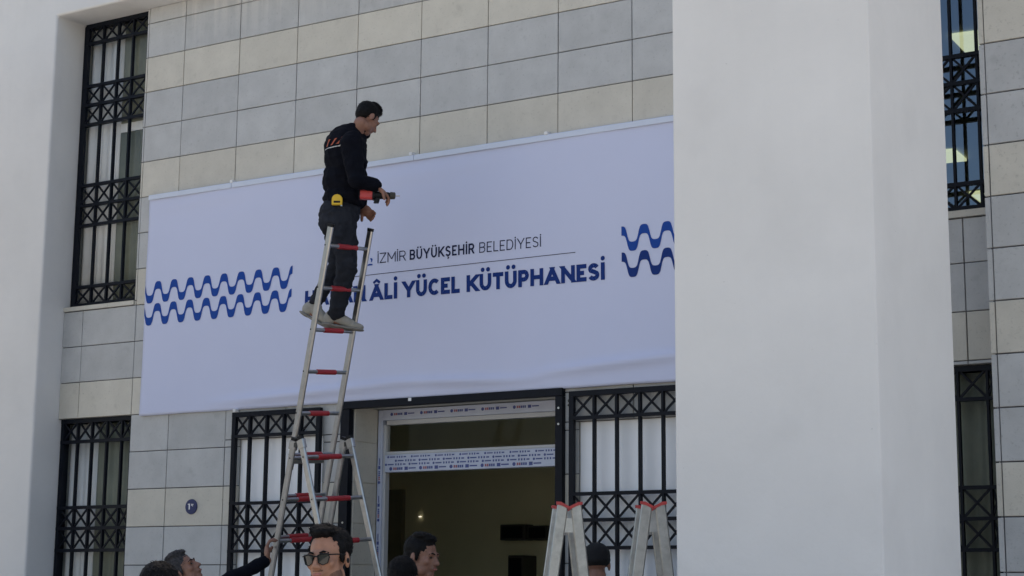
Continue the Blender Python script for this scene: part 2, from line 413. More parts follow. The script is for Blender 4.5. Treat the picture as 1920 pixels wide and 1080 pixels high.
LB2 = [-3.362, -3.528, -4.04, -4.215, -4.40, -4.92, -5.09, -5.26, -5.44]
grille([.735, .889, 1.055, 1.222, 1.385, 1.552], [zr(v) for v in LB2], -.05, (0, 2, 3, 5, 6), hb=.023, frame=.036, fd=.034)
grille([3.722, 3.895, 4.067, 4.242, 4.413, 4.585], [zr(v) for v in LB2], -.05, (0, 2, 3, 5, 6), hb=.023, frame=.036, fd=.034)

# ---------------------------------------------------------------- entrance: black steel frame and film-wrapped joinery
ef = empty('entrance_frame', (2.7, -.02, 0), parent=bld)
MB().box(1.745, 1.826, -.045, .012, .0, zr(-3.368)).build('post', 'black_steel', ef, bevel=.003)
MB().box(3.583, 3.640, -.045, .012, .0, zr(-3.368)).build('post', 'black_steel', ef, bevel=.003)
MB().box(1.745, 3.640, -.048, .012, zr(-3.366), zr(-3.312)).build('head_beam', 'black_steel', ef, bevel=.003)
for x, z in ((3.612, -3.45), (3.612, -3.56), (1.79, -3.6), (1.79, -4.2), (3.612, -4.1)):
    MB().tube([(x, -.0455, zr(z)), (x, -.050, zr(z))], .008, 8).build('bolt', 'aluminium', ef)
MB().tube([(3.672, -.004, zr(-3.40)), (3.672, .01, zr(-3.40))], .012, 10).build('cable_hole', 'dark_fitting', ef)
MB().tube([(3.666, -.004, zr(-3.43)), (3.666, .01, zr(-3.43))], .008, 10).build('cable_hole', 'dark_fitting', ef)

dr = empty('door_frame', (2.7, .31, 0), parent=bld)
yd0, yd1 = .302, .37
def rail(nm, x0, x1, z0, z1, m='film', y0=yd0):
    return MB().box(x0, x1, y0, yd1, z0, z1).build(nm, m, dr, bevel=.004)
jl = rail('jamb', 1.838, 1.880, .004, zr(-3.346))
rail('inner_jamb', 1.880, 1.905, .004, zr(-3.46), 'pvc', .315)
rail('jamb', 3.50, 3.575, .004, zr(-3.346))
hr = rail('head_rail', 1.881, 3.499, zr(-3.425), zr(-3.346))
rail('glazing_bead', 1.906, 3.499, zr(-3.46), zr(-3.426), 'pvc', .315)
ts = rail('transom', 1.906, 3.499, zr(-3.815), zr(-3.685))
rail('glazing_bead', 1.906, 3.499, zr(-3.684), zr(-3.66), 'pvc', .315)
MB().add([(1.905, .34, zr(-3.662)), (3.50, .34, zr(-3.662)), (3.50, .34, zr(-3.458)), (1.905, .34, zr(-3.458))], [(0, 1, 2, 3)]).build('pane', 'glass', dr)
def film_print(parent, x0, x1, zc_, h, big=True, vertical=False, y=yd0 - .0015, per=.235, ph=0.):
    """repeating maker's print on the protective film: a round mark, a word, boxes and fine lines"""
    mb = MB(); x = x0 + ph
    def q(a, b, c, d, mi):
        if vertical: mb.add([(c, y, a), (d, y, a), (d, y, b), (c, y, b)], [(0, 1, 2, 3)], mi)
        else: mb.add([(a, y, c), (b, y, c), (b, y, d), (a, y, d)], [(0, 1, 2, 3)], mi)
    while x + per * .9 < x1:
        r = h * .42
        pts = [(x + r + r * math.cos(t * math.pi / 4), zc_ + r * math.sin(t * math.pi / 4)) for t in range(8)]
        mb.add([((pz, y, px) if vertical else (px, y, pz)) for px, pz in pts], [tuple(range(8))], 0)
        u_ = x + 2.6 * r
        if big:
            for k in range(5):
                q(u_, u_ + h * .40, zc_ - h * .28, zc_ + h * .28, 1 if k < 2 else 0); u_ += h * .52
            u_ += h * .4
            q(u_, u_ + h * .9, zc_ - h * .36, zc_ + h * .36, 0); u_ += h * 1.1
            q(u_, u_ + h * 1.9, zc_ - h * .12, zc_ + h * .16, 0); u_ += h * 2.2
        else:
            q(u_, u_ + h * 2.4, zc_ - h * .2, zc_ + h * .2, 0); u_ += h * 3
            for k in range(3): q(u_, u_ + h * .55, zc_ - h * .33, zc_ + h * .33, 0); u_ += h * 1.0
            q(u_, u_ + h * 1.1, zc_ - h * .22, zc_ + h * .22, 0)
        x += per
    mb.build('film_print', ['film_ink', 'film_red'], parent)['kind'] = 'stuff'
film_print(hr, 1.95, 3.5, zr(-3.382), .031, per=.27)
film_print(ts, 1.92, 3.5, zr(-3.790), .034, ph=.03, per=.27)
film_print(ts, 1.91, 3.5, zr(-3.7585), .023, big=False, ph=.0, per=.215)
film_print(ts, 1.91, 3.5, zr(-3.7315), .023, big=False, ph=.09, per=.215)
film_print(ts, 1.91, 3.5, zr(-3.703), .021, big=False, ph=.02, per=.215)
film_print(jl, .3, zr(-3.40), 1.859, .027, vertical=True, per=.28)

# house number plate
pl = MB().tube([(.283, -.003, zr(-4.052)), (.283, -.010, zr(-4.052))], [.060, .058], 28).build('number_plate', 'plate_blue')
tag(pl, 'small round blue enamel number plate on the cream stone row', 'sign')
MB().box(.262, .273, -.0125, -.0105, zr(-4.074), zr(-4.028)).box(.253, .262, -.0125, -.0105, zr(-4.036), zr(-4.029)).box(.287, .293, -.0125, -.0105, zr(-4.045), zr(-4.03)).box(.297, .309, -.0125, -.0105, zr(-4.037), zr(-4.031)).box(.299, .304, -.0125, -.0105, zr(-4.05), zr(-4.038)).build('numeral', 'white_paint', pl)

# fittings inside the hall
def hall_thing(nm, a, b, c, d, y0, m, label, cat, grp=None):
    mb = MB().box(a, b, y0, 3.598, c, d)
    o = mb.build(nm, m, None, origin=((a + b) / 2, 3.6, c), bevel=.008)
    return tag(o, label, cat, grp)
o = hall_thing('wall_speaker', .965, 1.235, 1.955, 2.10, 3.44, 'dark_fitting', 'black wall box inside the dark hall, nearer the man in profile', 'wall box', 'wall boxes in the hall')
MB().box(.99, 1.21, 3.432, 3.4395, 1.975, 2.08).build('front_panel', 'black_plastic', o)
o = hall_thing('wall_speaker', 1.262, 1.47, 1.955, 2.085, 3.44, 'dark_fitting', 'black wall box inside the dark hall, nearer the right door post', 'wall box', 'wall boxes in the hall')
MB().box(1.28, 1.452, 3.432, 3.4395, 1.972, 2.068).build('front_panel', 'black_plastic', o)
o = hall_thing('wall_cabinet', 1.11, 1.27, .8, 1.815, 3.35, 'dark_fitting', 'tall black cabinet on the hall wall below the wall boxes', 'cabinet')
MB().box(1.125, 1.255, 3.342, 3.3495, .83, 1.79).build('cabinet_door', 'black_plastic', o)
o = hall_thing('hall_door', -.52, -.215, .004, 2.46, 3.54, 'door_leaf', 'dim brown door at the left end of the hall', 'door')
MB().tube([(-.25, 3.53, 1.1), (-.25, 3.48, 1.1), (-.34, 3.48, 1.1)], .01, 8).build('handle', 'aluminium', o)
o = hall_thing('hall_light', -.048, -.020, 2.19, 2.201, 3.57, 'lamp_small', 'tiny white light on the dark hall wall', 'lamp')

# ---------------------------------------------------------------- pillar
por = empty('pillar_and_added_twin', (6.5, -2.6, 0), 'massive smooth white plaster pillar standing in front of the facade, and an added unseen one shading the left end', 'pillar')
MB().box(6.019, 6.995, -3.128, -2.053, 0, 6.3).build('pillar', 'plaster', por, bevel=.014)
MB().box(-1.60, -.624, -3.128, -2.053, 0, 6.3).build('pillar', 'plaster', por, bevel=.014)     # unseen second pillar, added to block sky light from the left end

# ---------------------------------------------------------------- banner
BX0, BX1, BZ1, BZ0 = -.288, 4.72, -1.502, -3.316
def gs(v, c, s): return math.exp(-((v - c) / s) ** 2)
def bdisp(x, z):
    d = 0.0
    def ridge(xa, xb, za, zb, h, s):
        if x < xa - .4 or x > xb + .4: return 0
        t = min(1, max(0, (x - xa) / (xb - xa))); k = math.sin(math.pi * min(1, max(0, (x - xa + .2) / (xb - xa + .4))))
        return h * k * gs(z, za + (zb - za) * t, s)
    d += ridge(.55, 2.3, -3.25, -3.20, .034, .034)
    d += ridge(2.2, 3.35, -3.19, -3.235, .032, .030)
    d += ridge(3.45, 4.72, -3.20, -3.13, .030, .034)
    d += ridge(1.9, 3.0, -1.66, -1.62, .006, .06)
    d += ridge(-.2, .9, -1.62, -1.58, .006, .05)
    d += .014 * noise.noise(Vector((x * .9, z * 1.2, 3.1))) + .0025 * noise.noise(Vector((x * 3.5, z * 2.2, 8.)))
    d += .009 * gs(z, BZ1, .03) * (1 if z > BZ1 - .042 else .5)
    return d
bn = MB(); NX, NZ = 190, 84
zsl = [BZ1 + (BZ0 - BZ1) * j / NZ for j in range(NZ + 1)]
for j in range(NZ + 1):
    for i in range(NX + 1):
        x = BX0 + (BX1 - BX0) * i / NX
        z = zsl[j] + (.004 * noise.noise(Vector((x * 2.3, 5, 0))) if j == NZ else 0) + (.003 * noise.noise(Vector((x * 1.7, 9, 0))) if j == 0 else 0)
        bn.v.append((x, -.028 - bdisp(x, z), zr(z)))
nf = [(j * (NX + 1) + i, (j + 1) * (NX + 1) + i, (j + 1) * (NX + 1) + i + 1, j * (NX + 1) + i + 1) for j in range(NZ) for i in range(NX)]
bn.f += nf; bn.m += [0] * len(nf)
ring = [i for i in range(NX + 1)] + [j * (NX + 1) + NX for j in range(1, NZ + 1)] + [NZ * (NX + 1) + i for i in range(NX - 1, -1, -1)] + [j * (NX + 1) for j in range(NZ - 1, 0, -1)]
k0 = len(bn.v); bn.v += [(bn.v[i][0], -.006, bn.v[i][2]) for i in ring]
for a in range(len(ring)):
    b = (a + 1) % len(ring); bn.f.append((ring[a], ring[b], k0 + b, k0 + a)); bn.m.append(0)
bn.f.append(tuple(range(k0, k0 + len(ring)))[::-1]); bn.m.append(0)
ban = bn.build('banner', 'vinyl', None, origin=(2.2, -.02, zr(BZ0)), smooth=True)
tag(ban, 'wide pale bluish-white vinyl banner with navy lettering and blue wave bands', 'banner')
def flat(poly_list, name, m, y0=-.0305, step=.0):
    """flat print following the sheet; polygons given in (x, z) relative to the top joint"""
    mb = MB(); y = y0
    for k, (vs, fs) in enumerate(poly_list):
        yy = y0 - step * (k % 3)
        mb.add([(x, yy - bdisp(x, z), zr(z)) for x, z in vs], fs)
    return mb.build(name, m, ban)
for xa, xb in ((-.284, .60), (.604, 2.36), (2.364, 4.7)):
    MB().box(xa, xb, -.046, -.036, zr(-1.546), zr(-1.5045)).build('batten', 'batten_white', ban, bevel=.003)
# fixings along the hem
for x, z in ((2.335, -1.493), (.60, -1.494), (3.5, -1.493), (.72, -3.325), (2.37, -3.326)):
    MB().box(x - .014, x + .014, -.05, -.004, zr(z) - .012, zr(z) + .012).build('fixing_clip', 'white_paint', ban, bevel=.003)

# --- stroke lettering
def arc(cx, cy, rx, ry, a0, a1, n=14):
    return [(cx + rx * math.cos(math.radians(a0 + (a1 - a0) * i / n)), cy + ry * math.sin(math.radians(a0 + (a1 - a0) * i / n))) for i in range(n + 1)]
def rc(pts, r=.22, n=4):
    """round the inner corners of a polyline"""
    out = [pts[0]]
    for p, q, s in zip(pts[:-2], pts[1:-1], pts[2:]):
        v1 = (p[0] - q[0], p[1] - q[1]); v2 = (s[0] - q[0], s[1] - q[1])
        l1 = math.hypot(*v1); l2 = math.hypot(*v2); r1 = min(r, l1 * .5); r2 = min(r, l2 * .5)
        a = (q[0] + v1[0] / l1 * r1, q[1] + v1[1] / l1 * r1); b = (q[0] + v2[0] / l2 * r2, q[1] + v2[1] / l2 * r2)
        for i in range(n + 1):
            t = i / n; out.append(((1 - t) ** 2 * a[0] + 2 * t * (1 - t) * q[0] + t * t * b[0], (1 - t) ** 2 * a[1] + 2 * t * (1 - t) * q[1] + t * t * b[1]))
    return out + [pts[-1]]
S_CURVE = arc(.5, .745, .5, .255, 25, 200) + arc(.5, .255, .5, .255, 90, -155, 18)[3:]
S_CURVE = arc(.5, .75, .48, .25, 20, 215, 12) + [(.5, .52)] + arc(.5, .25, .5, .25, 35, -160, 12)
S_SQ = rc([(1, .86), (1, 1), (0, 1), (0, .52), (1, .52), (1, 0), (0, 0), (0, .14)], .18)
GL = {
 'H': (.74, [[(0, 0), (0, 1)], [(1, 0), (1, 1)], [(0, .5), (1, .5)]]),
 'A': (.84, [[(0, 0), (.5, 1)], [(1, 0), (.5, 1)], [(.2, .27), (.8, .27)]]),
 'N': (.77, [[(0, 0), (0, 1)], [(0, 1), (1, 0)], [(1, 0), (1, 1)]]),
 'L': (.52, [[(0, 1), (0, 0), (1, 0)]]),
 'I': (0, [[(0, 0), (0, 1)]]),
 'Y': (.76, [[(0, 1), (.5, .42)], [(1, 1), (.5, .42)], [(.5, .48), (.5, 0)]]),
 'U': (.70, [[(0, 1)] + arc(.5, .42, .5, .42, 180, 360) + [(1, 1)]]),
 'C': (.70, [arc(.56, .5, .56, .5, 44, 316, 22)]),
 'E': (.56, [[(1, 1), (0, 1), (0, 0), (1, 0)], [(0, .5), (.92, .5)]]),
 'K': (.70, [[(0, 0), (0, 1)], [(1, 1), (.1, .38)], [(.30, .58), (1, 0)]]),
 'T': (.62, [[(0, 1), (1, 1)], [(.5, 1), (.5, 0)]]),
 'P': (.62, [[(0, 0), (0, 1), (.55, 1)] + arc(.55, .71, .45, .29, 80, -80, 10) + [(.55, .42), (0, .42)]]),
 'S': (.62, [S_CURVE]),
 'Z': (.68, [[(0, 1), (1, 1), (0, 0), (1, 0)]]),
 'M': (.86, [[(0, 0), (0, 1)], [(0, 1), (.5, .28)], [(.5, .28), (1, 1)], [(1, 1), (1, 0)]]),
 'R': (.66, [[(0, 0), (0, 1), (.6, 1)] + arc(.6, .73, .4, .27, 80, -80, 8) + [(.6, .46), (0, .46)], [(.55, .46), (1, 0)]]),
 'B': (.66, [[(0, 0), (0, 1), (.6, 1)] + arc(.6, .76, .38, .24, 80, -80, 8) + [(.6, .52), (0, .52)], [(.6, .52)] + arc(.6, .26, .4, .26, 80, -80, 8) + [(.6, 0), (0, 0)]]),
 'D': (.72, [[(0, 0), (0, 1), (.5, 1)] + arc(.5, .5, .5, .5, 80, -80, 12) + [(.5, 0), (0, 0)]]),
}
def clip(poly, lo, hi):
    for sgn, lim in ((1, lo), (-1, -hi)):
        out = []
        for (x0, y0), (x1, y1) in zip(poly, poly[1:] + poly[:1]):
            a, b = sgn * y0 - lim, sgn * y1 - lim
            if a >= 0: out.append((x0, y0))
            if (a >= 0) != (b >= 0):
                t = a / (a - b); out.append((x0 + (x1 - x0) * t, y0 + (y1 - y0) * t))
        poly = out
        if not poly: return poly
    return poly
def ribbon(pts, hw, ext):
    P = [Vector((x, y)) for x, y in pts]
    Q = [P[0]]
    for p in P[1:]:
        if (p - Q[-1]).length > 1e-4: Q.append(p)
    P = Q
    e0, e1 = ext if isinstance(ext, tuple) else (ext, ext)
    P[0] = P[0] - (P[1] - P[0]).normalized() * e0; P[-1] = P[-1] + (P[-1] - P[-2]).normalized() * e1
    Lf, Rt = [], []
    for i, p in enumerate(P):
        d0 = (P[i] - P[i - 1]).normalized() if i else None
        d1 = (P[i + 1] - P[i]).normalized() if i < len(P) - 1 else None
        a = d0 if d0 else d1; b = d1 if d1 else d0
        na, nb = Vector((-a.y, a.x)), Vector((-b.y, b.x)); n_ = (na + nb)
        n_ = n_.normalized() if n_.length > 1e-5 else na
        s_ = hw / max(.35, n_.dot(na)); Lf.append(p + n_ * s_); Rt.append(p - n_ * s_)
    return Lf, Rt
def glyph(ch, X, base, cap, sw, wk, slope):
    """returns polygons and the advance; base line height and stroke width in metres"""
    extra = {'Ü': ('U', 'dots'), 'İ': ('I', 'dot'), 'Ş': ('S', 'ced'), 'Â': ('A', 'circ')}.get(ch, (ch, ''))
    wd, strokes = GL[extra[0]]; wd = max(wd * cap * wk, sw)
    polys = []
    def put(x, y): return (X + x, base + y + slope * (X + x))
    for st in strokes:
        pts = [(sw / 2 + px * (wd - sw), sw / 2 + py * (cap - sw)) for px, py in st]
        ext = sw * .5 if extra[0] not in 'SC' else 0
        if len(pts) == 2 and abs(pts[0][0] - pts[1][0]) > 1e-6 and abs(pts[0][1] - pts[1][1]) > 1e-6: ext = sw * 1.1
        if extra[0] == 'A' and len(pts) == 2 and pts[0][1] == pts[1][1]: ext = 0
        e0 = ext if st[0][1] in (0, 1) or len(st) > 2 else 0; e1 = ext if st[-1][1] in (0, 1) or len(st) > 2 else 0
        Lf, Rt = ribbon(pts, sw / 2, (e0, e1))
        for i in range(len(Lf) - 1):
            q = clip([tuple(Lf[i]), tuple(Lf[i + 1]), tuple(Rt[i + 1]), tuple(Rt[i])], 0, cap)
            if len(q) > 2: polys.append(([put(*v) for v in q], [tuple(range(len(q)))]))
    dr_ = max(sw * .55, cap * .075)
    def dot(cx, cy): polys.append(([put(cx + dr_ * math.cos(t * math.pi / 6), cy + dr_ * math.sin(t * math.pi / 6)) for t in range(12)], [tuple(range(12))]))
    if extra[1] == 'dots': dot(wd * .27, cap * 1.0 + dr_ * 1.7); dot(wd * .73, cap + dr_ * 1.7)
    if extra[1] == 'dot': dot(wd / 2, cap + dr_ * 1.7)
    if extra[1] == 'circ':
        for s_ in (-1, 1):
            Lf, Rt = ribbon([(wd / 2, cap * 1.24), (wd / 2 + s_ * cap * .2, cap * 1.1)], sw * .32, sw * .2)
            polys.append(([put(*Lf[0]), put(*Lf[1]), put(*Rt[1]), put(*Rt[0])], [(0, 1, 2, 3)]))
    if extra[1] == 'ced':
        Lf, Rt = ribbon([(wd * .5, -.0 * cap), (wd * .5, -.1 * cap), (wd * .62, -.16 * cap), (wd * .42, -.25 * cap)], sw * .32, 0)
        for i in range(3): polys.append(([put(*Lf[i]), put(*Lf[i + 1]), put(*Rt[i + 1]), put(*Rt[i])], [(0, 1, 2, 3)]))
    return polys, wd
def word(txt, x0, x1, base, cap, sw, slope, gapk=.1):
    """letters fitted between x0 and x1"""
    def total(k): return sum(max(GL[{'Ü': 'U', 'İ': 'I', 'Ş': 'S', 'Â': 'A'}.get(c, c)][0] * cap * k, sw) for c in txt) + gapk * cap * (len(txt) - 1)
    lo, hi = .3, 3.
    for _ in range(40):
        mid = (lo + hi) / 2
        if total(mid) > x1 - x0: hi = mid
        else: lo = mid
    X = x0; out = []
    for c in txt:
        p, a = glyph(c, X, base, cap, sw, lo, slope); out += p; X += a + gapk * cap
    return out
for t, a, b in (('HASAN', 1.366, 1.937), ('ÂLİ', 1.981, 2.226), ('YÜCEL', 2.276, 2.776), ('KÜTÜPHANESİ', 2.835, 3.962)):
    flat(word(t, a, b, -2.552, .122, .0305, -.0085, .10), 'headline_lettering', 'print_navy', step=.0004)
flat(word('İZMİR', 2.047, 2.302, -2.272, .076, .0072, -.010, .17), 'subtitle_lettering', 'print_ink', step=.0004)
flat(word('BELEDİYESİ', 2.944, 3.456, -2.272, .076, .0072, -.010, .17), 'subtitle_lettering', 'print_ink', step=.0004)
flat(word('BÜYÜKŞEHİR', 2.338, 2.900, -2.272, .076, .0125, -.010, .15), 'subtitle_lettering', 'print_ink', step=.0004)
flat([([(1.753 + 1.98 * i / 20, -2.3755) for i in range(21)] + [(3.733 - 1.98 * i / 20, -2.371) for i in range(21)], [(i, i + 1, 40 - i, 41 - i) for i in range(20)])], 'rule_line', 'print_ink')
flat([([(1.955, -2.302), (2.0, -2.302), (2.0, -2.292), (1.97, -2.288), (1.955, -2.294)], [(0, 1, 2, 3, 4)]), ([(1.985, -2.282), (1.996, -2.272), (2.0, -2.256), (1.988, -2.246), (1.976, -2.25), (1.986, -2.262)], [(0, 1, 2, 3, 4, 5)])], 'emblem', 'print_blue', step=.0004)
def wave(x0, x1, crest, z, name, m):
    A, t, per = .0565, .064, .1732
    n_ = int((x1 - x0) / per * 22); vs = []
    for i in range(n_ + 1):
        x = x0 + (x1 - x0) * i / n_; c = math.cos(2 * math.pi * (x - crest) / per)
        vs.append((x, z + A * math.tanh(2.1 * c) / math.tanh(2.1)))
    vs = vs + [(x, zz_ - t) for x, zz_ in vs]; k = n_ + 1
    flat([(vs, [(i, k + i, k + i + 1, i + 1) for i in range(n_)])], name, m)
for dz in (0, -.181):
    wave(-.284, 1.232, 1.066, -2.286 + dz, 'wave_band', 'print_blue')
    wave(4.093, 4.71, 4.266, -2.286 + dz, 'wave_band', 'print_blue' if dz == 0 else 'print_navy')

# ---------------------------------------------------------------- ladders
def stile(mb_parent, a, b, across, depth_ax, hw=.0115, hh=.0255, cap=True, name='stile', capm='black_plastic', foot=True):
    a = Vector(a); b = Vector(b); d = (b - a).normalized()
    st = MB().bar(a, b, across, hw, depth_ax, hh, ch=.007).build(name, 'aluminium', mb_parent)
    if cap: MB().bar(a + d * -.016, a + d * .004, across, hw + .002, depth_ax, hh + .002, ch=.008).build('end_cap', capm, st)
    if foot: MB().bar(b + d * -.05, b + d * .0, across, hw + .004, depth_ax, hh + .004, ch=.006).build('foot', 'black_plastic', st)
    return st
def rung(parent, a, b, grip=True, r=.0135):
    a = Vector(a); b = Vector(b)
    rg = MB().tube([a, b], r, 10).build('rung', 'aluminium', parent, smooth=False)
    if grip: MB().tube([a.lerp(b, .27), a.lerp(b, .275), a.lerp(b, .725), a.lerp(b, .73)], [r, r + .0045, r + .0045, r], 12).build('grip', 'red_grip', rg)
    return rg
ER = Vector((.177, .981, .082)).normalized(); LA = Vector((.279, -.13, .951)).normalized(); LBv = Vector((-.258, -.035, .965)).normalized()
NA = ER.cross(LA).normalized(); NB = ER.cross(LBv).normalized()
FLY = Vector((2.482, -1.201, 3.752)); BASE = Vector((2.133, -1.085, 2.343)); BB = Vector((2.359, -1.227, 2.332))
lad = empty('combination_ladder', (2.0, -.9, 0), 'tall aluminium combination ladder with red rung grips carrying the worker at the banner', 'ladder')
def at(o_, l_, t): return o_ - l_ * t
def to_ground(o_, l_): return o_ - l_ * ((o_.z - .004) / l_.z)
# fly section
wf = .366
stile(lad, at(FLY, LA, -.13), at(FLY, LA, .29 * 7 + .06), ER, NA, foot=False, name='fly_stile')
stile(lad, at(FLY, LA, -.13) + ER * wf, at(FLY, LA, .29 * 7 + .06) + ER * wf, ER, NA, foot=False, name='fly_stile')
for k in range(8): rung(lad, at(FLY, LA, .29 * k) - ER * .003, at(FLY, LA, .29 * k) + ER * (wf + .003))
for k in range(8): MB().tube([at(FLY, LA, .29 * k) - ER * .0128 - NA * .012, at(FLY, LA, .29 * k) - ER * .0135 - NA * .012], .006, 8).build('rivet', 'black_plastic', lad)
# base section
wb = .460
for s_ in (0, wb):
    stile(lad, at(BASE, LA, -.125) + ER * s_, to_ground(BASE + ER * s_, LA), ER, NA, name='base_stile')
k = 0
while at(BASE, LA, .29 * k).z > .15:
    rung(lad, at(BASE, LA, .29 * k) - ER * .003, at(BASE, LA, .29 * k) + ER * (wb + .003)); k += 1
    MB().tube([at(BASE, LA, .29 * k - .29) - ER * .0128, at(BASE, LA, .29 * k - .29) - ER * .0135], .006, 8).build('rivet', 'black_plastic', lad)
# support section
wB = .4395
for s_ in (0, wB):
    stile(lad, at(BB, LBv, -.125) + ER * s_, to_ground(BB + ER * s_, LBv), ER, NB, name='support_stile')
    MB().bar(at(BB, LBv, -.118) + ER * s_ , at(BB, LBv, -.06) + ER * s_, ER, .016, NB, .033, ch=.006).build('hinge', 'aluminium', lad)
    MB().bar(at(BASE, LA, -.118) + ER * (s_ * wb / wB), at(BASE, LA, -.06) + ER * (s_ * wb / wB), ER, .016, NA, .033, ch=.006).build('hinge', 'aluminium', lad)
    MB().bar(at(BB, LBv, -.09) + ER * s_, at(BASE, LA, -.09) + ER * (s_ * wb / wB), ER, .005, (0, 0, 1), .016).build('hinge_plate', 'black_plastic', lad)
k = 0
while at(BB, LBv, .29 * k).z > .15:
    rung(lad, at(BB, LBv, .29 * k) - ER * .003, at(BB, LBv, .29 * k) + ER * (wB + .003)); k += 1
    MB().tube([at(BB, LBv, .29 * k - .29) - ER * .0128, at(BB, LBv, .29 * k - .29) - ER * .0135], .006, 8).build('rivet', 'black_plastic', lad)
# lock bar that keeps the fly section up
q0 = at(FLY, LA, .29 * 5 + .035) - NA * -.04
MB().bar(q0 - ER * .02, q0 + ER * (wf * .72), LA, .017, NA, .006, ch=.004).build('lock_bar', 'aluminium', lad)
MB().bar(q0 - ER * .03 + LA * .04, q0 - ER * .03 - LA * .05, ER, .007, NA, .03, ch=.004).build('lock_hook', 'aluminium', lad)

def side_ladder(top, phi, label, spread=(.135, .11)):
    """double ladder seen from its side; top: near hinge point"""
    top = Vector(top); e = (FH * math.cos(phi) - RH * math.sin(phi)).normalized(); a = Vector((e.y, -e.x, 0))
    if a.dot(RH) < 0: a = -a
    ld = empty('double_ladder', (top.x, top.y, 0), label, 'ladder', 'ladders standing by the right-hand window')
    wd = .40
    for sg, sp in ((-1, spread[0]), (1, spread[1])):
        lv = (Vector((0, 0, -1)) + a * sg * sp).normalized(); nv = e.cross(lv).normalized()
        for s_ in (0, wd):
            t0 = top + e * s_ + a * sg * .038
            st = MB().bar(t0, t0 + lv * (t0.z - .004) / -lv.z, e, .0135, nv, .031, ch=.006).build('stile', 'worn_aluminium', ld)
            # moulded red hinge half, sloping into the valley between the two sections
            o1 = t0 + a * sg * .036; o2 = t0 - a * sg * .040
            z_ = Vector((0, 0, 1)); pr = []
            for ee in (-.019, .019):
                pr += [o1 + e * ee + z_ * .006, o1 + e * ee + z_ * .022, o1.lerp(o2, .35) + e * ee + z_ * .020, o2 + e * ee + z_ * -.006, o2 + e * ee - z_ * .024, o1.lerp(o2, .4) + e * ee - z_ * .001]
            MB().add(pr, [(0, 1, 2, 3, 4, 5), (11, 10, 9, 8, 7, 6)] + [(i, (i + 1) % 6, 6 + (i + 1) % 6, 6 + i) for i in range(6)]).build('hinge_cap', 'red_plastic', st)
            MB().bar(t0 + lv * (t0.z - .06), t0 + lv * (t0.z - .004) / -lv.z, e, .018, nv, .036, ch=.006).build('foot', 'black_plastic', st)
        t = .46
        while t < top.z - .15:
            p0 = top + a * sg * .038 + lv * t
            rung(ld, p0 - e * .003, p0 + e * (wd + .003), grip=False, r=.014); t += .28
    # hinge plates
    for s_ in (0, wd):
        MB().bar(top + e * s_ - Vector((0, 0, .07)), top + e * s_ - Vector((0, 0, .15)), a, .035, e, .004).build('hinge_plate', 'aluminium', ld)
    return ld
side_ladder((4.648, -1.704, 1.942), math.radians(2.5), 'aluminium double ladder with red hinge caps in front of the black door post')
side_ladder((5.053, -1.454, 1.948), math.radians(0.0), 'aluminium double ladder with red hinge caps, half hidden by the white pillar')

# ---------------------------------------------------------------- people
def sphere_t(nu=14, nv=10):
    vs = [(0, 0, 1)]; 
    for j in range(1, nv):
        for i in range(nu):
            t = math.pi * j / nv; p = 2 * math.pi * i / nu
            vs.append((math.sin(t) * math.cos(p), math.sin(t) * math.sin(p), math.cos(t)))
    vs.append((0, 0, -1)); fs = [(0, 1 + i, 1 + (i + 1) % nu) for i in range(nu)]
    for j in range(nv - 2):
        for i in range(nu):
            a = 1 + j * nu + i; b = 1 + j * nu + (i + 1) % nu; fs.append((a, a + nu, b + nu, b))
    k = 1 + (nv - 2) * nu; fs += [(k + (i + 1) % nu, k + i, len(vs) - 1) for i in range(nu)]
    return np.array(vs), fs
SV, SF = sphere_t()
def basis(d, up=(0, 0, 1)):
    d = Vector(d).normalized(); up = Vector(up)
    if abs(d.dot(up)) > .98: up = Vector((1, 0, 0))
    x = up.cross(d).normalized(); y = d.cross(x)
    return np.array([x, y, d]).T
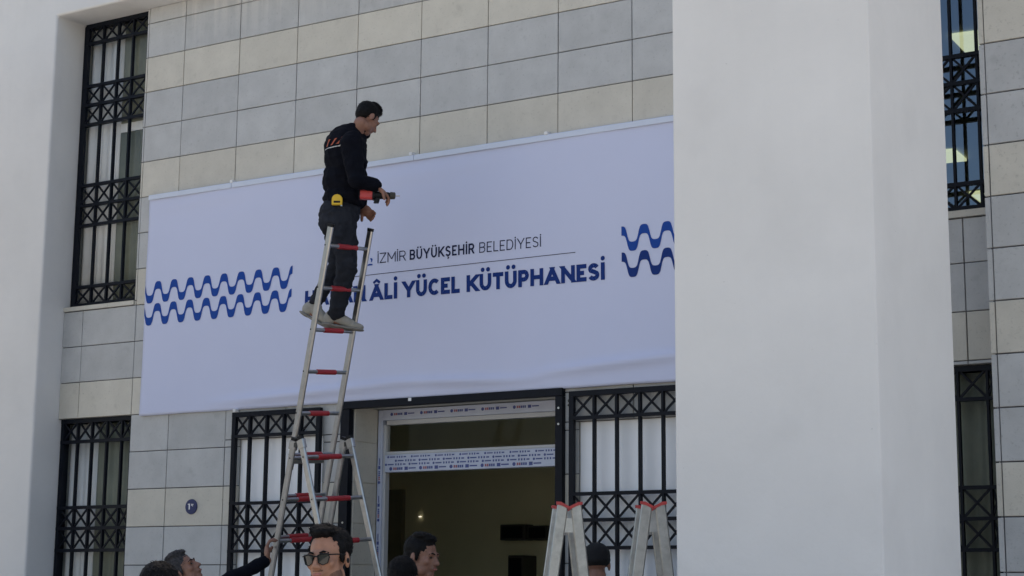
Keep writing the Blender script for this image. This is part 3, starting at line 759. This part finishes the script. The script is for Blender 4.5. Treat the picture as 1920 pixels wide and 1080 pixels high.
class Union:
    """closed solids that are fused into one continuous surface"""
    def __init__(s): s.mb = MB()
    def ell(s, c, r, R=None):
        v = SV * np.array(r)
        if R is not None: v = v @ np.array(R).T
        s.mb.add((v + np.array(c)).tolist(), SF); return s
    def cap(s, a, b, ra, rb, flat=1., up=(0, 0, 1)):
        a = np.array(a, float); b = np.array(b, float); B = basis(Vector(b - a), up)
        v = SV.copy(); top = v[:, 2] > 1e-6; bot = ~top
        vv = v * np.where(top, rb, ra)[:, None]; vv[:, 1] *= flat
        w_ = vv @ B.T; w_[top] += b; w_[bot] += a
        s.mb.add(w_.tolist(), SF); return s
    def limb(s, pts, rs, flat=1.):
        for (a, b, ra, rb) in zip(pts[:-1], pts[1:], rs[:-1], rs[1:]): s.cap(a, b, ra, rb, flat)
        return s
    def build(s, name, m, parent=None, voxel=.007, smooth=3, decim=.5, wrinkle=0., wscale=9., origin=None, fine=0.):
        org = Vector(origin) if origin is not None else wpos(parent)
        t = s.mb.build('tmp', m, None, origin=org)
        md = t.modifiers.new('r', 'REMESH'); md.mode = 'VOXEL'; md.voxel_size = voxel; md.adaptivity = 0
        md = t.modifiers.new('s', 'SMOOTH'); md.factor = .5; md.iterations = smooth
        if decim < 1: md = t.modifiers.new('d', 'DECIMATE'); md.ratio = decim
        bpy.context.view_layer.update()
        dg = bpy.context.evaluated_depsgraph_get()
        me = bpy.data.meshes.new_from_object(t.evaluated_get(dg)); me.name = name
        old = t.data; bpy.data.objects.remove(t); bpy.data.meshes.remove(old)
        me.materials.clear(); me.materials.append(MATS[m])
        if wrinkle or fine:
            nv_ = len(me.vertices); co = np.empty(nv_ * 3); no = np.empty(nv_ * 3)
            me.vertices.foreach_get('co', co); me.vertex_normals.foreach_get('vector', no)
            co = co.reshape(-1, 3); no = no.reshape(-1, 3); dd = np.zeros(nv_)
            for i, c in enumerate(co.tolist()):
                d = 0
                if wrinkle:
                    d += wrinkle * (noise.noise((c[0] * wscale, c[1] * wscale, c[2] * wscale * 1.7)) + .6 * (abs(noise.noise((c[0] * wscale * 1.3 + 4, c[1] * wscale * 1.3, c[2] * wscale * 2.6))) * 2 - .5))
                if fine: d += fine * noise.noise((c[0] * 90, c[1] * 90, c[2] * 60))
                dd[i] = d
            me.vertices.foreach_set('co', (co + no * dd[:, None]).ravel()); me.update()
        me.polygons.foreach_set('use_smooth', [True] * len(me.polygons))
        return link(name, me, parent, org)

def head_frame(pos, fwd, up=(0, 0, 1)):
    f = Vector(fwd).normalized(); u_ = Vector(up); x = f.cross(u_).normalized(); u_ = x.cross(f).normalized()
    M = np.array([x, f, u_]).T            # columns: own right, forward, up
    P0 = np.array(pos, float)
    return M, (lambda q: tuple(M @ np.array(q, float) + P0))
def head(U, M, T, neck_to=None, sc=1.0):
    def E_(c, r, R=None): U.ell(T(np.array(c) * sc), np.array(r) * sc, M if R is None else M @ R)
    E_((0, -.012, .032), (.074, .094, .084)); E_((0, .03, -.03), (.061, .062, .082)); E_((0, .056, -.092), (.034, .033, .028))
    for s_ in (-1, 1):
        E_((s_ * .034, .022, -.070), (.030, .046, .036)); E_((s_ * .040, .064, -.022), (.022, .020, .020))
        ca, sa = math.cos(.35 * s_), math.sin(.35 * s_)
        E_((s_ * .079, -.008, -.012), (.010, .021, .033), np.array([[ca, sa, 0], [-sa, ca, 0], [0, 0, 1]]))
        E_((s_ * .012, .102, -.034), (.010, .011, .009))
    U.cap(T(np.array((-.036, .080, .018)) * sc), T(np.array((.036, .080, .018)) * sc), .012 * sc, .012 * sc)
    U.cap(T(np.array((0, .088, .008)) * sc), T(np.array((0, .110, -.029)) * sc), .009 * sc, .0135 * sc)
    E_((0, .091, -.056), (.026, .010, .007)); E_((0, .089, -.067), (.022, .010, .008))
    if neck_to is not None: U.cap(T((0, -.018, -.07)), neck_to, .054 * sc, .060)
def strands(parent, hairobj, m, n_=900, ln=.014, comb=(0, 0, 0), seed=1, keep=None):
    """short hair blades rooted in the hair mass"""
    rnd = random.Random(seed); me = hairobj.data; org = wpos(hairobj); mb = MB(); k = len(me.polygons); comb = Vector(comb)
    for _ in range(n_):
        p = me.polygons[rnd.randrange(k)]
        c = p.center + org; nrm = p.normal
        if keep and not keep(c): continue
        tg = comb - nrm * comb.dot(nrm)
        if tg.length < .2: tg = Vector((rnd.uniform(-1, 1), rnd.uniform(-1, 1), rnd.uniform(-1, 1))); tg -= nrm * tg.dot(nrm)
        tg.normalize(); tg = (tg + Vector((rnd.uniform(-.35, .35), rnd.uniform(-.35, .35), rnd.uniform(-.35, .35)))).normalized()
        sd_ = tg.cross(nrm).normalized(); l_ = ln * rnd.uniform(.5, 1.25); lift = rnd.uniform(.15, .6); wd_ = rnd.uniform(.0008, .0018)
        p0 = c - nrm * .002; p1 = p0 + tg * l_ * .5 + nrm * l_ * lift * .5; p2 = p1 + tg * l_ * .5 + nrm * l_ * lift * .2
        mb.add([p0 - sd_ * wd_, p0 + sd_ * wd_, p1 + sd_ * wd_, p1 - sd_ * wd_, p2], [(0, 1, 2, 3), (3, 2, 4)])
    o = mb.build('strands', m, hairobj); o['kind'] = 'stuff'
    return o
def hair(parent, M, T, m, seed=1, top=.0, front=.0, sc=1.0, n_=900, ln=.014, quiff=True, comb=(.2, .2, -.9), low=0.):
    U = Union()
    def E_(c, r): U.ell(T(np.array(c) * sc), np.array(r) * sc, M)
    E_((0, -.022 + front, .046 + top), (.0815, .098, .082)); E_((0, -.047, .014 + low), (.0755, .066, .066))
    for s_ in (-1, 1): E_((s_ * .066, -.006, .030), (.0145, .034, .045)); E_((s_ * .070, .012, .004), (.008, .012, .028))
    if quiff: E_((0, .034, .102), (.056, .044, .024)); E_((.02, .0, .118), (.05, .06, .022))
    h = U.build('hair', m, parent, voxel=.006, smooth=2, decim=.6, fine=.004)
    strands(parent, h, m, n_, ln, comb, seed)
    return h
def brows(parent, M, T, sc=1.0, eyes=True):
    for s_ in (-1, 1):
        MB().tube([T(np.array(q) * sc) for q in ((s_ * .014, .0955, .021), (s_ * .030, .092, .026), (s_ * .048, .079, .020))], [.0035, .0042, .002], 8).build('eyebrow', 'hair_black', parent, smooth=True)
        if eyes:
            U = MB(); c = np.array(T(np.array((s_ * .031, .0835, .001)) * sc)); R = M
            U.add(((SV * np.array((.012, .006, .0055))) @ R.T + c).tolist(), SF); U.build('eye', 'eye_dark', parent, smooth=True)
def lips(parent, M, T, m='lip'):
    U = MB(); c = np.array(T((0, .0985, -.0615))); U.add(((SV * np.array((.021, .0045, .0062))) @ M.T + c).tolist(), SF); U.build('lip', m, parent, smooth=True)
def hand(U, wrist, fdir, palm, side, curl=.5, sc=1.0, spread=.0):
    wv = Vector(wrist); f = Vector(fdir).normalized(); n_ = Vector(palm); n_ = (n_ - f * n_.dot(f)).normalized(); ac = n_.cross(f).normalized()
    U.ell(wv + f * .046 * sc, (.040 * sc, .017 * sc, .052 * sc), np.array([ac, n_, f]).T)
    for i, ln in enumerate((.070, .079, .073, .058)):
        off = (i - 1.5) * .0195 * sc; p = wv + f * .086 * sc + ac * off * side; d = (f + ac * off * side * spread * 12).normalized()
        for k_ in range(3):
            ang = curl * (.7 + .5 * k_); d2 = (d * math.cos(ang) + n_ * math.sin(ang)).normalized() if k_ == 0 else (Matrix.Rotation(curl, 3, d.cross(n_) if d.cross(n_).length > .1 else ac) @ d)
            seg = ln * (.45, .32, .25)[k_] * sc; q = p + d2 * seg
            U.cap(p, q, (.0098, .009, .0085)[k_] * sc, (.009, .0085, .0075)[k_] * sc); p = q; d = d2
    p = wv + f * .030 * sc - ac * .034 * side * sc; d = (f * .75 - ac * .55 * side + n_ * .35).normalized()
    for k_ in range(2):
        q = p + d * .036 * sc; U.cap(p, q, .0125 * sc, .0105 * sc); p = q; d = (d + n_ * .5 + f * .2).normalized()

def crowd_person(head_pos, fwd, label, up=(0, 0, 1), skin='skin', jacket='jacket_black', hairm='hair_black', body_dir=None, arms=True, seed=1, cap=False, hood=False,
                 hair_kw=None, face=True, collar=True, tall=None, right_arm=None, sc=1.0):
    H = Vector(head_pos); M, T = head_frame(H, fwd, up)
    bd = Vector(body_dir) if body_dir is not None else Vector((fwd[0], fwd[1], 0)); bd.z = 0; bd.normalize(); sd_ = bd.cross(Vector((0, 0, 1))).normalized()   # own right
    base = Vector((H.x, H.y, 0)) - bd * .03
    nz = H.z - .20
    sh = nz - .045                                   # shoulder height
    hip = sh - .52; kn = hip * .52
    def Pt(x, y, z): return base + sd_ * x + bd * y + Vector((0, 0, z))
    U = Union(); head(U, M, T, Pt(0, -.01, nz), sc)
    U.ell(Pt(0, 0, sh - .16), (.12, .085, .20), np.array([sd_, bd, (0, 0, 1)]).T); U.ell(Pt(0, 0, hip + .04), (.12, .09, .13), np.array([sd_, bd, (0, 0, 1)]).T)
    U.cap(Pt(-.13, 0, sh - .03), Pt(.13, 0, sh - .03), .045, .045)
    wr = {}
    for s_ in (-1, 1):
        U.limb([Pt(s_ * .08, 0, hip), Pt(s_ * .09, .015, kn), Pt(s_ * .09, -.01, .09)], [.07, .052, .038]); U.cap(Pt(s_ * .09, -.03, .05), Pt(s_ * .10, .13, .035), .035, .03)
        if s_ == 1 and right_arm: arm = [Vector(q) for q in right_arm]
        else: arm = [Pt(s_ * .18, 0, sh - .03), Pt(s_ * .22, -.02, sh - .32), Pt(s_ * .21, .07, sh - .56)]
        wr[s_] = arm
        U.limb(arm, [.045, .036, .027])
        if s_ == 1 and right_arm: hand(U, arm[2], right_arm_dir[0], right_arm_dir[1], right_arm_dir[2], curl=.75, spread=.05, sc=1.15)
        else: hand(U, arm[2], (arm[2] - arm[1]), sd_ * -s_, s_, curl=.3)
    body = U.build('person', skin, None, voxel=.0062, smooth=2, decim=.45, origin=base)
    tag(body, label, 'person')
    J = Union()
    Rb = np.array([sd_, bd, (0, 0, 1)]).T
    J.ell(Pt(0, .0, sh - .17), (.19, .125, .235), Rb).ell(Pt(0, 0, hip + .08), (.175, .125, .19), Rb)
    J.cap(Pt(-.145, 0, sh - .04), Pt(.145, 0, sh - .04), .066, .066)
    for s_ in (-1, 1):
        a_ = wr[s_]; J.limb([a_[0], a_[1], a_[2].lerp(a_[1], .08)], [.070, .058, .043]); J.cap(Pt(s_ * .05, -.01, nz + .0), a_[0], .058, .066)
    if collar:
        for k_ in range(12):
            t0 = k_ / 12 * 2 * math.pi; t1 = (k_ + 1) / 12 * 2 * math.pi
            J.cap(Pt(.066 * math.cos(t0), -.01 + .066 * math.sin(t0), nz + .012 - .02 * math.sin(t0)), Pt(.066 * math.cos(t1), -.01 + .066 * math.sin(t1), nz + .012 - .02 * math.sin(t1)), .016, .016)
    J.build('jacket', jacket, body, voxel=.010, smooth=3, decim=.6, wrinkle=.008)
    TR = Union(); TR.ell(Pt(0, 0, hip + .02), (.165, .12, .14), Rb)
    for s_ in (-1, 1): TR.limb([Pt(s_ * .085, 0, hip), Pt(s_ * .092, .015, kn), Pt(s_ * .092, -.012, .10)], [.092, .072, .062])
    TR.build('trousers', 'trousers', body, voxel=.012, smooth=3, decim=.6, wrinkle=.006)
    for s_ in (-1, 1):
        Union().cap(Pt(s_ * .092, -.035, .055), Pt(s_ * .105, .15, .042), .052, .040).ell(Pt(s_ * .10, .05, .016), (.05, .145, .016), Rb).build('shoe', 'black_plastic', body, voxel=.010, smooth=2, decim=.6)
    if face:
        brows(body, M, T, sc); lips(body, M, T)
    if cap:
        C_ = Union(); C_.ell(T((0, -.012, .048)), (.088, .105, .085), M).ell(T((0, -.02, .02)), (.087, .103, .05), M); cp = C_.build('cap', 'cap_cloth', body, voxel=.008, smooth=3, decim=.6)
        Union().ell(T((0, .11, .035)), (.068, .075, .008), M).build('visor', 'cap_cloth', cp, voxel=.006, smooth=2, decim=.6)
    else:
        hair(body, M, T, hairm, seed, sc=sc, **(hair_kw or {}))
    return body, M, T, Pt

def facing(turn, pitch=0):
    """level direction seen from the camera: 0 looks at the camera, + turns to picture right"""
    t = math.radians(turn); d = -FH * math.cos(t) + RH * math.sin(t)
    return Vector((d.x, d.y, math.tan(math.radians(pitch))))

# the man in sunglasses
up_s = Vector((0, 0, 1)) - RH * .07
sg, M, T, Pt = crowd_person((5.264, -4.706, 1.572), facing(-24, -2), 'smiling man in dark sunglasses with swept black hair below the ladder', up=up_s, jacket='jacket_black', seed=3, face=False, hair_kw=dict(n_=4200, ln=.013, front=-.010, top=.002, low=.022, comb=tuple(RH * -.8 - FH * .3 + Vector((0, 0, .35)))))
brows(sg, M, T, eyes=True); lips(sg, M, T)
UB_ = Union(); UB_.ell(T((0, .057, -.092)), (.0355, .0345, .0295), M)
for s_ in (-1, 1): UB_.ell(T((s_ * .034, .0225, -.070)), (.0312, .0470, .0365), M)
UB_.ell(T((0, .0905, -.0485)), (.025, .0115, .006), M)
UB_.build('stubble', 'stubble', sg, voxel=.004, smooth=1, decim=.7)
gs_ = empty('sunglasses', T((0, .1, 0)), parent=sg)
for s_ in (-1, 1):
    pts = [(s_ * .010, .1045, .011), (s_ * .030, .106, .017), (s_ * .054, .096, .015), (s_ * .057, .0935, .002), (s_ * .050, .097, -.020), (s_ * .032, .105, -.027), (s_ * .014, .107, -.017)]
    ring_ = [T(q) for q in pts]; c_ = np.mean(np.array(ring_), 0)
    fw_ = M @ np.array((0, 1, 0))
    MB().add([tuple(np.array(q) - fw_ * .0015) for q in ring_] + [tuple(c_ + fw_ * .003)], [(i, (i + 1) % 7, 7) for i in range(7)]).build('lens', 'lens_dark', gs_, smooth=True)
    MB().tube(ring_ + [ring_[0], ring_[1]], [.0022, .0034, .0034, .0028, .0018, .0016, .0018, .0022, .0034], 8).build('rim', 'black_plastic', gs_, smooth=True)
    MB().tube([T((s_ * .056, .095, .012)), T((s_ * .077, .07, .012)), T((s_ * .079, -.01, .010)), T((s_ * .080, -.022, -.006))], .0026, 8).build('temple_arm', 'black_plastic', gs_, smooth=True)
MB().tube([T((-.011, .105, .006)), T((0, .110, .009)), T((.011, .105, .006))], .0024, 8).build('bridge', 'black_plastic', gs_, smooth=True)
UE = Union().ell(T((-.089, .004, -.014)), (.006, .007, .012), M); UE.build('earphone', 'black_plastic', sg, voxel=.003, smooth=1, decim=1)

right_arm_dir = ((0, 0, 1), (1, 0, 0), 1)
crowd_person((3.942, -2.136, 1.650), facing(58, -6), 'dark-haired man in three-quarter profile in front of the open doorway', skin='skin_dark', seed=5, jacket='jacket_black', hair_kw=dict(n_=3200, ln=.010, quiff=True))
crowd_person((4.044, -2.462, 1.520), facing(172), 'person with dark hair seen from behind, in front of the man in profile', seed=6, jacket='jacket_navy', face=False, hair_kw=dict(n_=3200, ln=.016, quiff=False))
crowd_person((4.262, -.690, 1.640), facing(188, -4), 'person in a black cap seen from behind between the two small ladders', skin='skin_dark', cap=True, seed=8, face=False, jacket='jacket_navy')
crowd_person((4.611, -4.961, 1.432), facing(175), 'black-haired head seen from behind at the bottom left edge', seed=9, face=False, hair_kw=dict(n_=3600, ln=.018, quiff=False))
right_arm_dir = (Vector((-.1, .02, 1)), RH * .9 + FH * .2, 1)
crowd_person((1.800, -1.735, 1.585), facing(72, 34), 'grey-haired man looking up and steadying the tall ladder with one hand', up=(-.3, -.3, 1), skin='skin_dark', hairm='hair_grey', seed=11, body_dir=facing(110),
             right_arm=[(1.83, -1.60, 1.37), (1.905, -1.40, 1.53), (1.985, -1.120, 1.660)], hair_kw=dict(n_=3500, ln=.016, quiff=True))

# the worker on the ladder
ab = lambda v: Vector((v[0], v[1], v[2] - .2))
W = {'head': (2.646, -1.01, 4.858), 'neck': (2.572, -1.036, 4.764), 'chest': (2.509, -1.055, 4.617), 'mid': (2.475, -1.027, 4.439), 'pelvis': (2.45, -1.02, 4.218), 'rsh': (2.648, -1.181, 4.652), 'rel': (2.692, -1.181, 4.387), 'rwr': (2.777, -1.06, 4.351), 'rha': (2.808, -1.009, 4.31), 'lsh': (2.479, -0.909, 4.738), 'lel': (2.431, -0.81, 4.471), 'lwr': (2.501, -0.859, 4.282), 'lha': (2.542, -0.857, 4.225), 'rhip': (2.507, -1.082, 4.17), 'rkn': (2.53, -1.044, 3.835), 'ran': (2.395, -0.967, 3.527), 'rtoe': (2.469, -0.881, 3.452), 'rheel': (2.335, -0.97, 3.479), 'lhip': (2.368, -0.961, 4.209), 'lkn': (2.345, -0.904, 3.876), 'lan': (2.204, -0.961, 3.617), 'ltoe': (2.297, -0.919, 3.467), 'lheel': (2.149, -0.982, 3.559), 'drillL': (2.666, -1.095, 4.301), 'drillR': (2.868, -0.969, 4.296), 'tape': (2.568, -1.231, 4.263), 'logo': (2.504, -1.183, 4.693)}
W = {k_: ab(v) for k_, v in W.items()}
CAMP = Vector((9.549, -10.266, 1.416)); W = {k_: CAMP + (v - CAMP) * (1 + .11 / 11.85) for k_, v in W.items()}
FW = (RH * .86 + FH * .51).normalized()           # the way he faces
SDW = FW.cross(Vector((0, 0, 1))).normalized()    # his own right, towards the camera
base_w = Vector((2.33, -.97, 3.225))
HW = (RH * .76 + FH * .65).normalized()
M, T = head_frame(W['head'], Vector((HW.x, HW.y, -.70)))
Rw = np.array([SDW, FW, (0, 0, 1)]).T
U = Union(); head(U, M, T, W['neck'] + Vector((0, 0, -.04)), .91)
U.ell(W['chest'], (.13, .095, .17), Rw).ell(W['mid'], (.12, .09, .14), Rw).ell(W['pelvis'], (.12, .10, .11), Rw)
U.cap(W['neck'], W['chest'], .055, .08)
U.limb([W['rsh'], W['rel'], W['rwr']], [.045, .037, .028]).limb([W['lsh'], W['lel'], W['lwr']], [.045, .037, .028])
U.cap(W['chest'] + Vector((0, 0, .08)), W['rsh'], .05, .045).cap(W['chest'] + Vector((0, 0, .08)), W['lsh'], .05, .045)
hand(U, W['rwr'], (W['rha'] - W['rwr']), Vector((0, 0, -1)) + FH * .3, -1, curl=.55)
hand(U, W['lwr'], (W['lha'] - W['lwr']) + RH * .03, -FH + Vector((0, 0, -.3)), 1, curl=.45)
U.limb([W['rhip'], W['rkn'], W['ran']], [.075, .052, .036]).limb([W['lhip'], W['lkn'], W['lan']], [.075, .052, .036])
U.cap(W['rheel'] + Vector((0, 0, .012)), W['rtoe'], .024, .018).cap(W['lheel'] + Vector((0, 0, .012)), W['ltoe'], .024, .018)
U.cap(W['ran'], W['rheel'] + Vector((0, 0, .015)), .030, .024).cap(W['lan'], W['lheel'] + Vector((0, 0, .015)), .030, .024)
wk = U.build('person', 'skin_dark', None, voxel=.0058, smooth=2, decim=.5, origin=base_w)
tag(wk, 'worker in black jacket and grey trousers standing high on the ladder with a drill', 'person')
J = Union()
J.ell(W['chest'] + Vector((0, 0, .01)) - FW * .01, (.185, .145, .20), Rw).ell(W['mid'] - FW * .005, (.165, .148, .17), Rw)
J.ell(W['mid'] + Vector((0, 0, -.13)), (.160, .145, .10), Rw)
J.cap(W['rsh'], W['lsh'], .072, .072)
J.cap(W['neck'] + Vector((0, 0, -.05)) - FW * .01, W['chest'], .085, .14)
J.limb([W['rsh'], W['rel'], W['rwr'].lerp(W['rel'], .1)], [.078, .066, .044]).limb([W['lsh'], W['lel'], W['lwr'].lerp(W['lel'], .1)], [.076, .064, .044])
for k_ in range(14):
    t0, t1 = k_ / 14 * 2 * math.pi, (k_ + 1) / 14 * 2 * math.pi
    c_ = W['neck'] + Vector((0, 0, .012)) + FW * .012
    J.cap(c_ + FW * .074 * math.cos(t0) + SDW * .07 * math.sin(t0) + Vector((0, 0, -.02 * math.cos(t0))), c_ + FW * .074 * math.cos(t1) + SDW * .07 * math.sin(t1) + Vector((0, 0, -.02 * math.cos(t1))), .023, .023)
jk = J.build('jacket', 'jacket_black', wk, voxel=.007, smooth=3, decim=.7, wrinkle=.013, wscale=9)
TR = Union()
TR.ell(W['pelvis'] + Vector((0, 0, .0)) - FW * .012, (.150, .140, .125), Rw).ell(W['pelvis'] - FW * .045 + Vector((0, 0, -.075)), (.135, .112, .10), Rw)
TR.limb([W['rhip'], W['rkn'] + Vector((0, 0, .0)), W['ran'] + Vector((0, 0, .01))], [.100, .072, .062]).limb([W['lhip'], W['lkn'], W['lan'] + Vector((0, 0, .01))], [.100, .064, .048])
TR.build('trousers', 'trousers', wk, voxel=.007, smooth=3, decim=.7, wrinkle=.013, wscale=11)
for a_, b_, c_ in (('rheel', 'rtoe', 'ran'), ('lheel', 'ltoe', 'lan')):
    d = (W[b_] - W[a_]).normalized(); sx_ = d.cross(Vector((0, 0, 1))).normalized(); uz = sx_.cross(d)
    R_ = np.array([sx_, d, uz]).T; m_ = (W[a_] + W[b_]) / 2
    # upper: heel counter, ankle collar, vamp sinking to a low rounded toe
    S_ = Union(); S_.ell(W[a_] + uz * .022, (.036, .046, .050), R_).cap(W[a_] + uz * .040, W[a_] + d * .045 + uz * .056, .037, .040)
    S_.cap(W[a_] + d * .05 + uz * .036, W[b_] - d * .012 + uz * .006, .042, .034).ell(W[b_] + d * .018 - uz * .002, (.042, .062, .026), R_)
    s1 = S_.build('shoe', 'shoe_cloth', wk, voxel=.005, smooth=2, decim=.7)
    So = Union(); So.ell(W[a_] + d * .0 - uz * .024, (.039, .050, .014), R_).ell(m_ + d * .015 - uz * .026, (.040, .110, .012), R_).ell(W[b_] + d * .022 - uz * .022, (.045, .064, .013), R_)
    So.build('sole', 'shoe_sole', s1, voxel=.004, smooth=1, decim=.7)
    for k_ in range(3):
        p_ = W[a_] + d * (.075 + .022 * k_) + uz * (.064 - .011 * k_)
        MB().tube([p_ - sx_ * .022 - uz * .006, p_, p_ + sx_ * .022 - uz * .006], .003, 6).build('lace', 'logo_white', s1)
hair(wk, M, T, 'hair_black', 21, n_=2200, ln=.012, quiff=True, sc=.905, top=.0, comb=tuple(FW + Vector((0, 0, -.3))))
brows(wk, M, T, .91)
# print on the back of the jacket, laid on the cloth
bv = BVHTree.FromPolygons([v.co for v in jk.data.vertices], [tuple(p.vertices) for p in jk.data.polygons])
jo = wpos(jk)
def on_back(x, z):
    """x to the side, z up on the back"""
    o_ = W['chest'] - FW * .6 + SDW * (.02 + x) + Vector((0, 0, .045 + z)); h = bv.ray_cast(o_ - jo, FW)
    return (h[0] + jo - FW * .004 if h[0] else None)
def print_poly(pts, m):
    q = [on_back(*p) for p in pts]
    if all(q): MB().add(q, [tuple(range(len(q)))]).build('back_print', m, wk)
for dx, m in ((-.02, 'logo_orange'), (.035, 'logo_orange'), (.09, 'logo_orange')):
    for k_ in range(4): print_poly([(dx + .010 * k_, -.02 + .011 * k_), (dx + .018 + .010 * k_, -.02 + .011 * k_), (dx + .028 + .010 * k_, -.009 + .011 * k_), (dx + .010 + .010 * k_, -.009 + .011 * k_)], m)
for k_ in range(8): print_poly([(-.04 + .024 * k_, -.040), (-.018 + .024 * k_, -.040), (-.018 + .024 * k_, -.034), (-.04 + .024 * k_, -.034)], 'logo_white')

# drill in his right hand
a_, b_ = W['drillL'], W['drillR']; ax = (b_ - a_).normalized(); dn = Vector((0, 0, -1)); dn = (dn - ax * dn.dot(ax)).normalized(); sx_ = ax.cross(dn)
dl_ = empty('cordless_drill', (a_ + b_) / 2, 'red and black cordless drill in the right hand of the worker', 'drill')
MB().bar(a_, a_ + ax * .085, dn, .032, sx_, .030, ch=.010).build('motor_housing', 'red_plastic', dl_, bevel=.003)
MB().bar(a_ - ax * .008, a_ + ax * .0, dn, .033, sx_, .031, ch=.010).bar(a_ + ax * .0853, a_ + ax * .098, dn, .034, sx_, .032, ch=.010).build('bumper', 'black_plastic', dl_)
MB().tube([a_ + ax * .098, a_ + ax * .15, a_ + ax * .19, a_ + ax * .205], [.027, .026, .024, .020], 14).build('gearbox', 'black_plastic', dl_)
MB().tube([a_ + ax * .205, a_ + ax * .235, a_ + ax * .240], [.026, .024, .016], 14).build('chuck', 'dark_fitting', dl_)
MB().tube([a_ + ax * .240, a_ + ax * .27], .004, 8).build('bit', 'aluminium', dl_)
MB().bar(a_ + ax * .12 + dn * .02, a_ + ax * .11 + dn * .055, ax, .017, sx_, .015, ch=.006).build('handle', 'black_plastic', dl_)
# tape measure on his belt
tb = wpos(wk); bvt = BVHTree.FromPolygons([v.co for v in jk.data.vertices], [tuple(p.vertices) for p in jk.data.polygons])
h = bvt.ray_cast(W['tape'] - FH * .5 - jo, FH); tp = (h[0] + jo - FH * .012) if h[0] else W['tape']
TP = []
for t_ in range(9): an = math.pi * t_ / 8; TP.append((.036 * math.cos(an), .004 + .034 * math.sin(an)))
TP += [(-.036, -.036), (.036, -.036)]
nT = -FH; rT = RH
tm = MB().add([tp + rT * x + Vector((0, 0, z)) for x, z in TP] + [tp + nT * .03 + rT * x + Vector((0, 0, z)) for x, z in TP], [tuple(range(11)), tuple(range(21, 10, -1))] + [(i, (i + 1) % 11, 11 + (i + 1) % 11, 11 + i) for i in range(11)]).build('tape_measure', 'tape_yellow', None, bevel=.004)
tag(tm, 'yellow tape measure clipped to the belt of the worker on the ladder', 'tape measure')
MB().bar(tp + nT * .0312 - rT * .022 - Vector((0, 0, .016)), tp + nT * .0312 + rT * .022 - Vector((0, 0, .016)), (0, 0, 1), .007, nT, .001).build('label_strip', 'black_plastic', tm)
MB().bar(tp + nT * .015 - Vector((0, 0, .036)) + rT * .03, tp + nT * .015 - Vector((0, 0, .044)) + rT * .03, rT, .006, nT, .008).build('blade_hook', 'aluminium', tm)
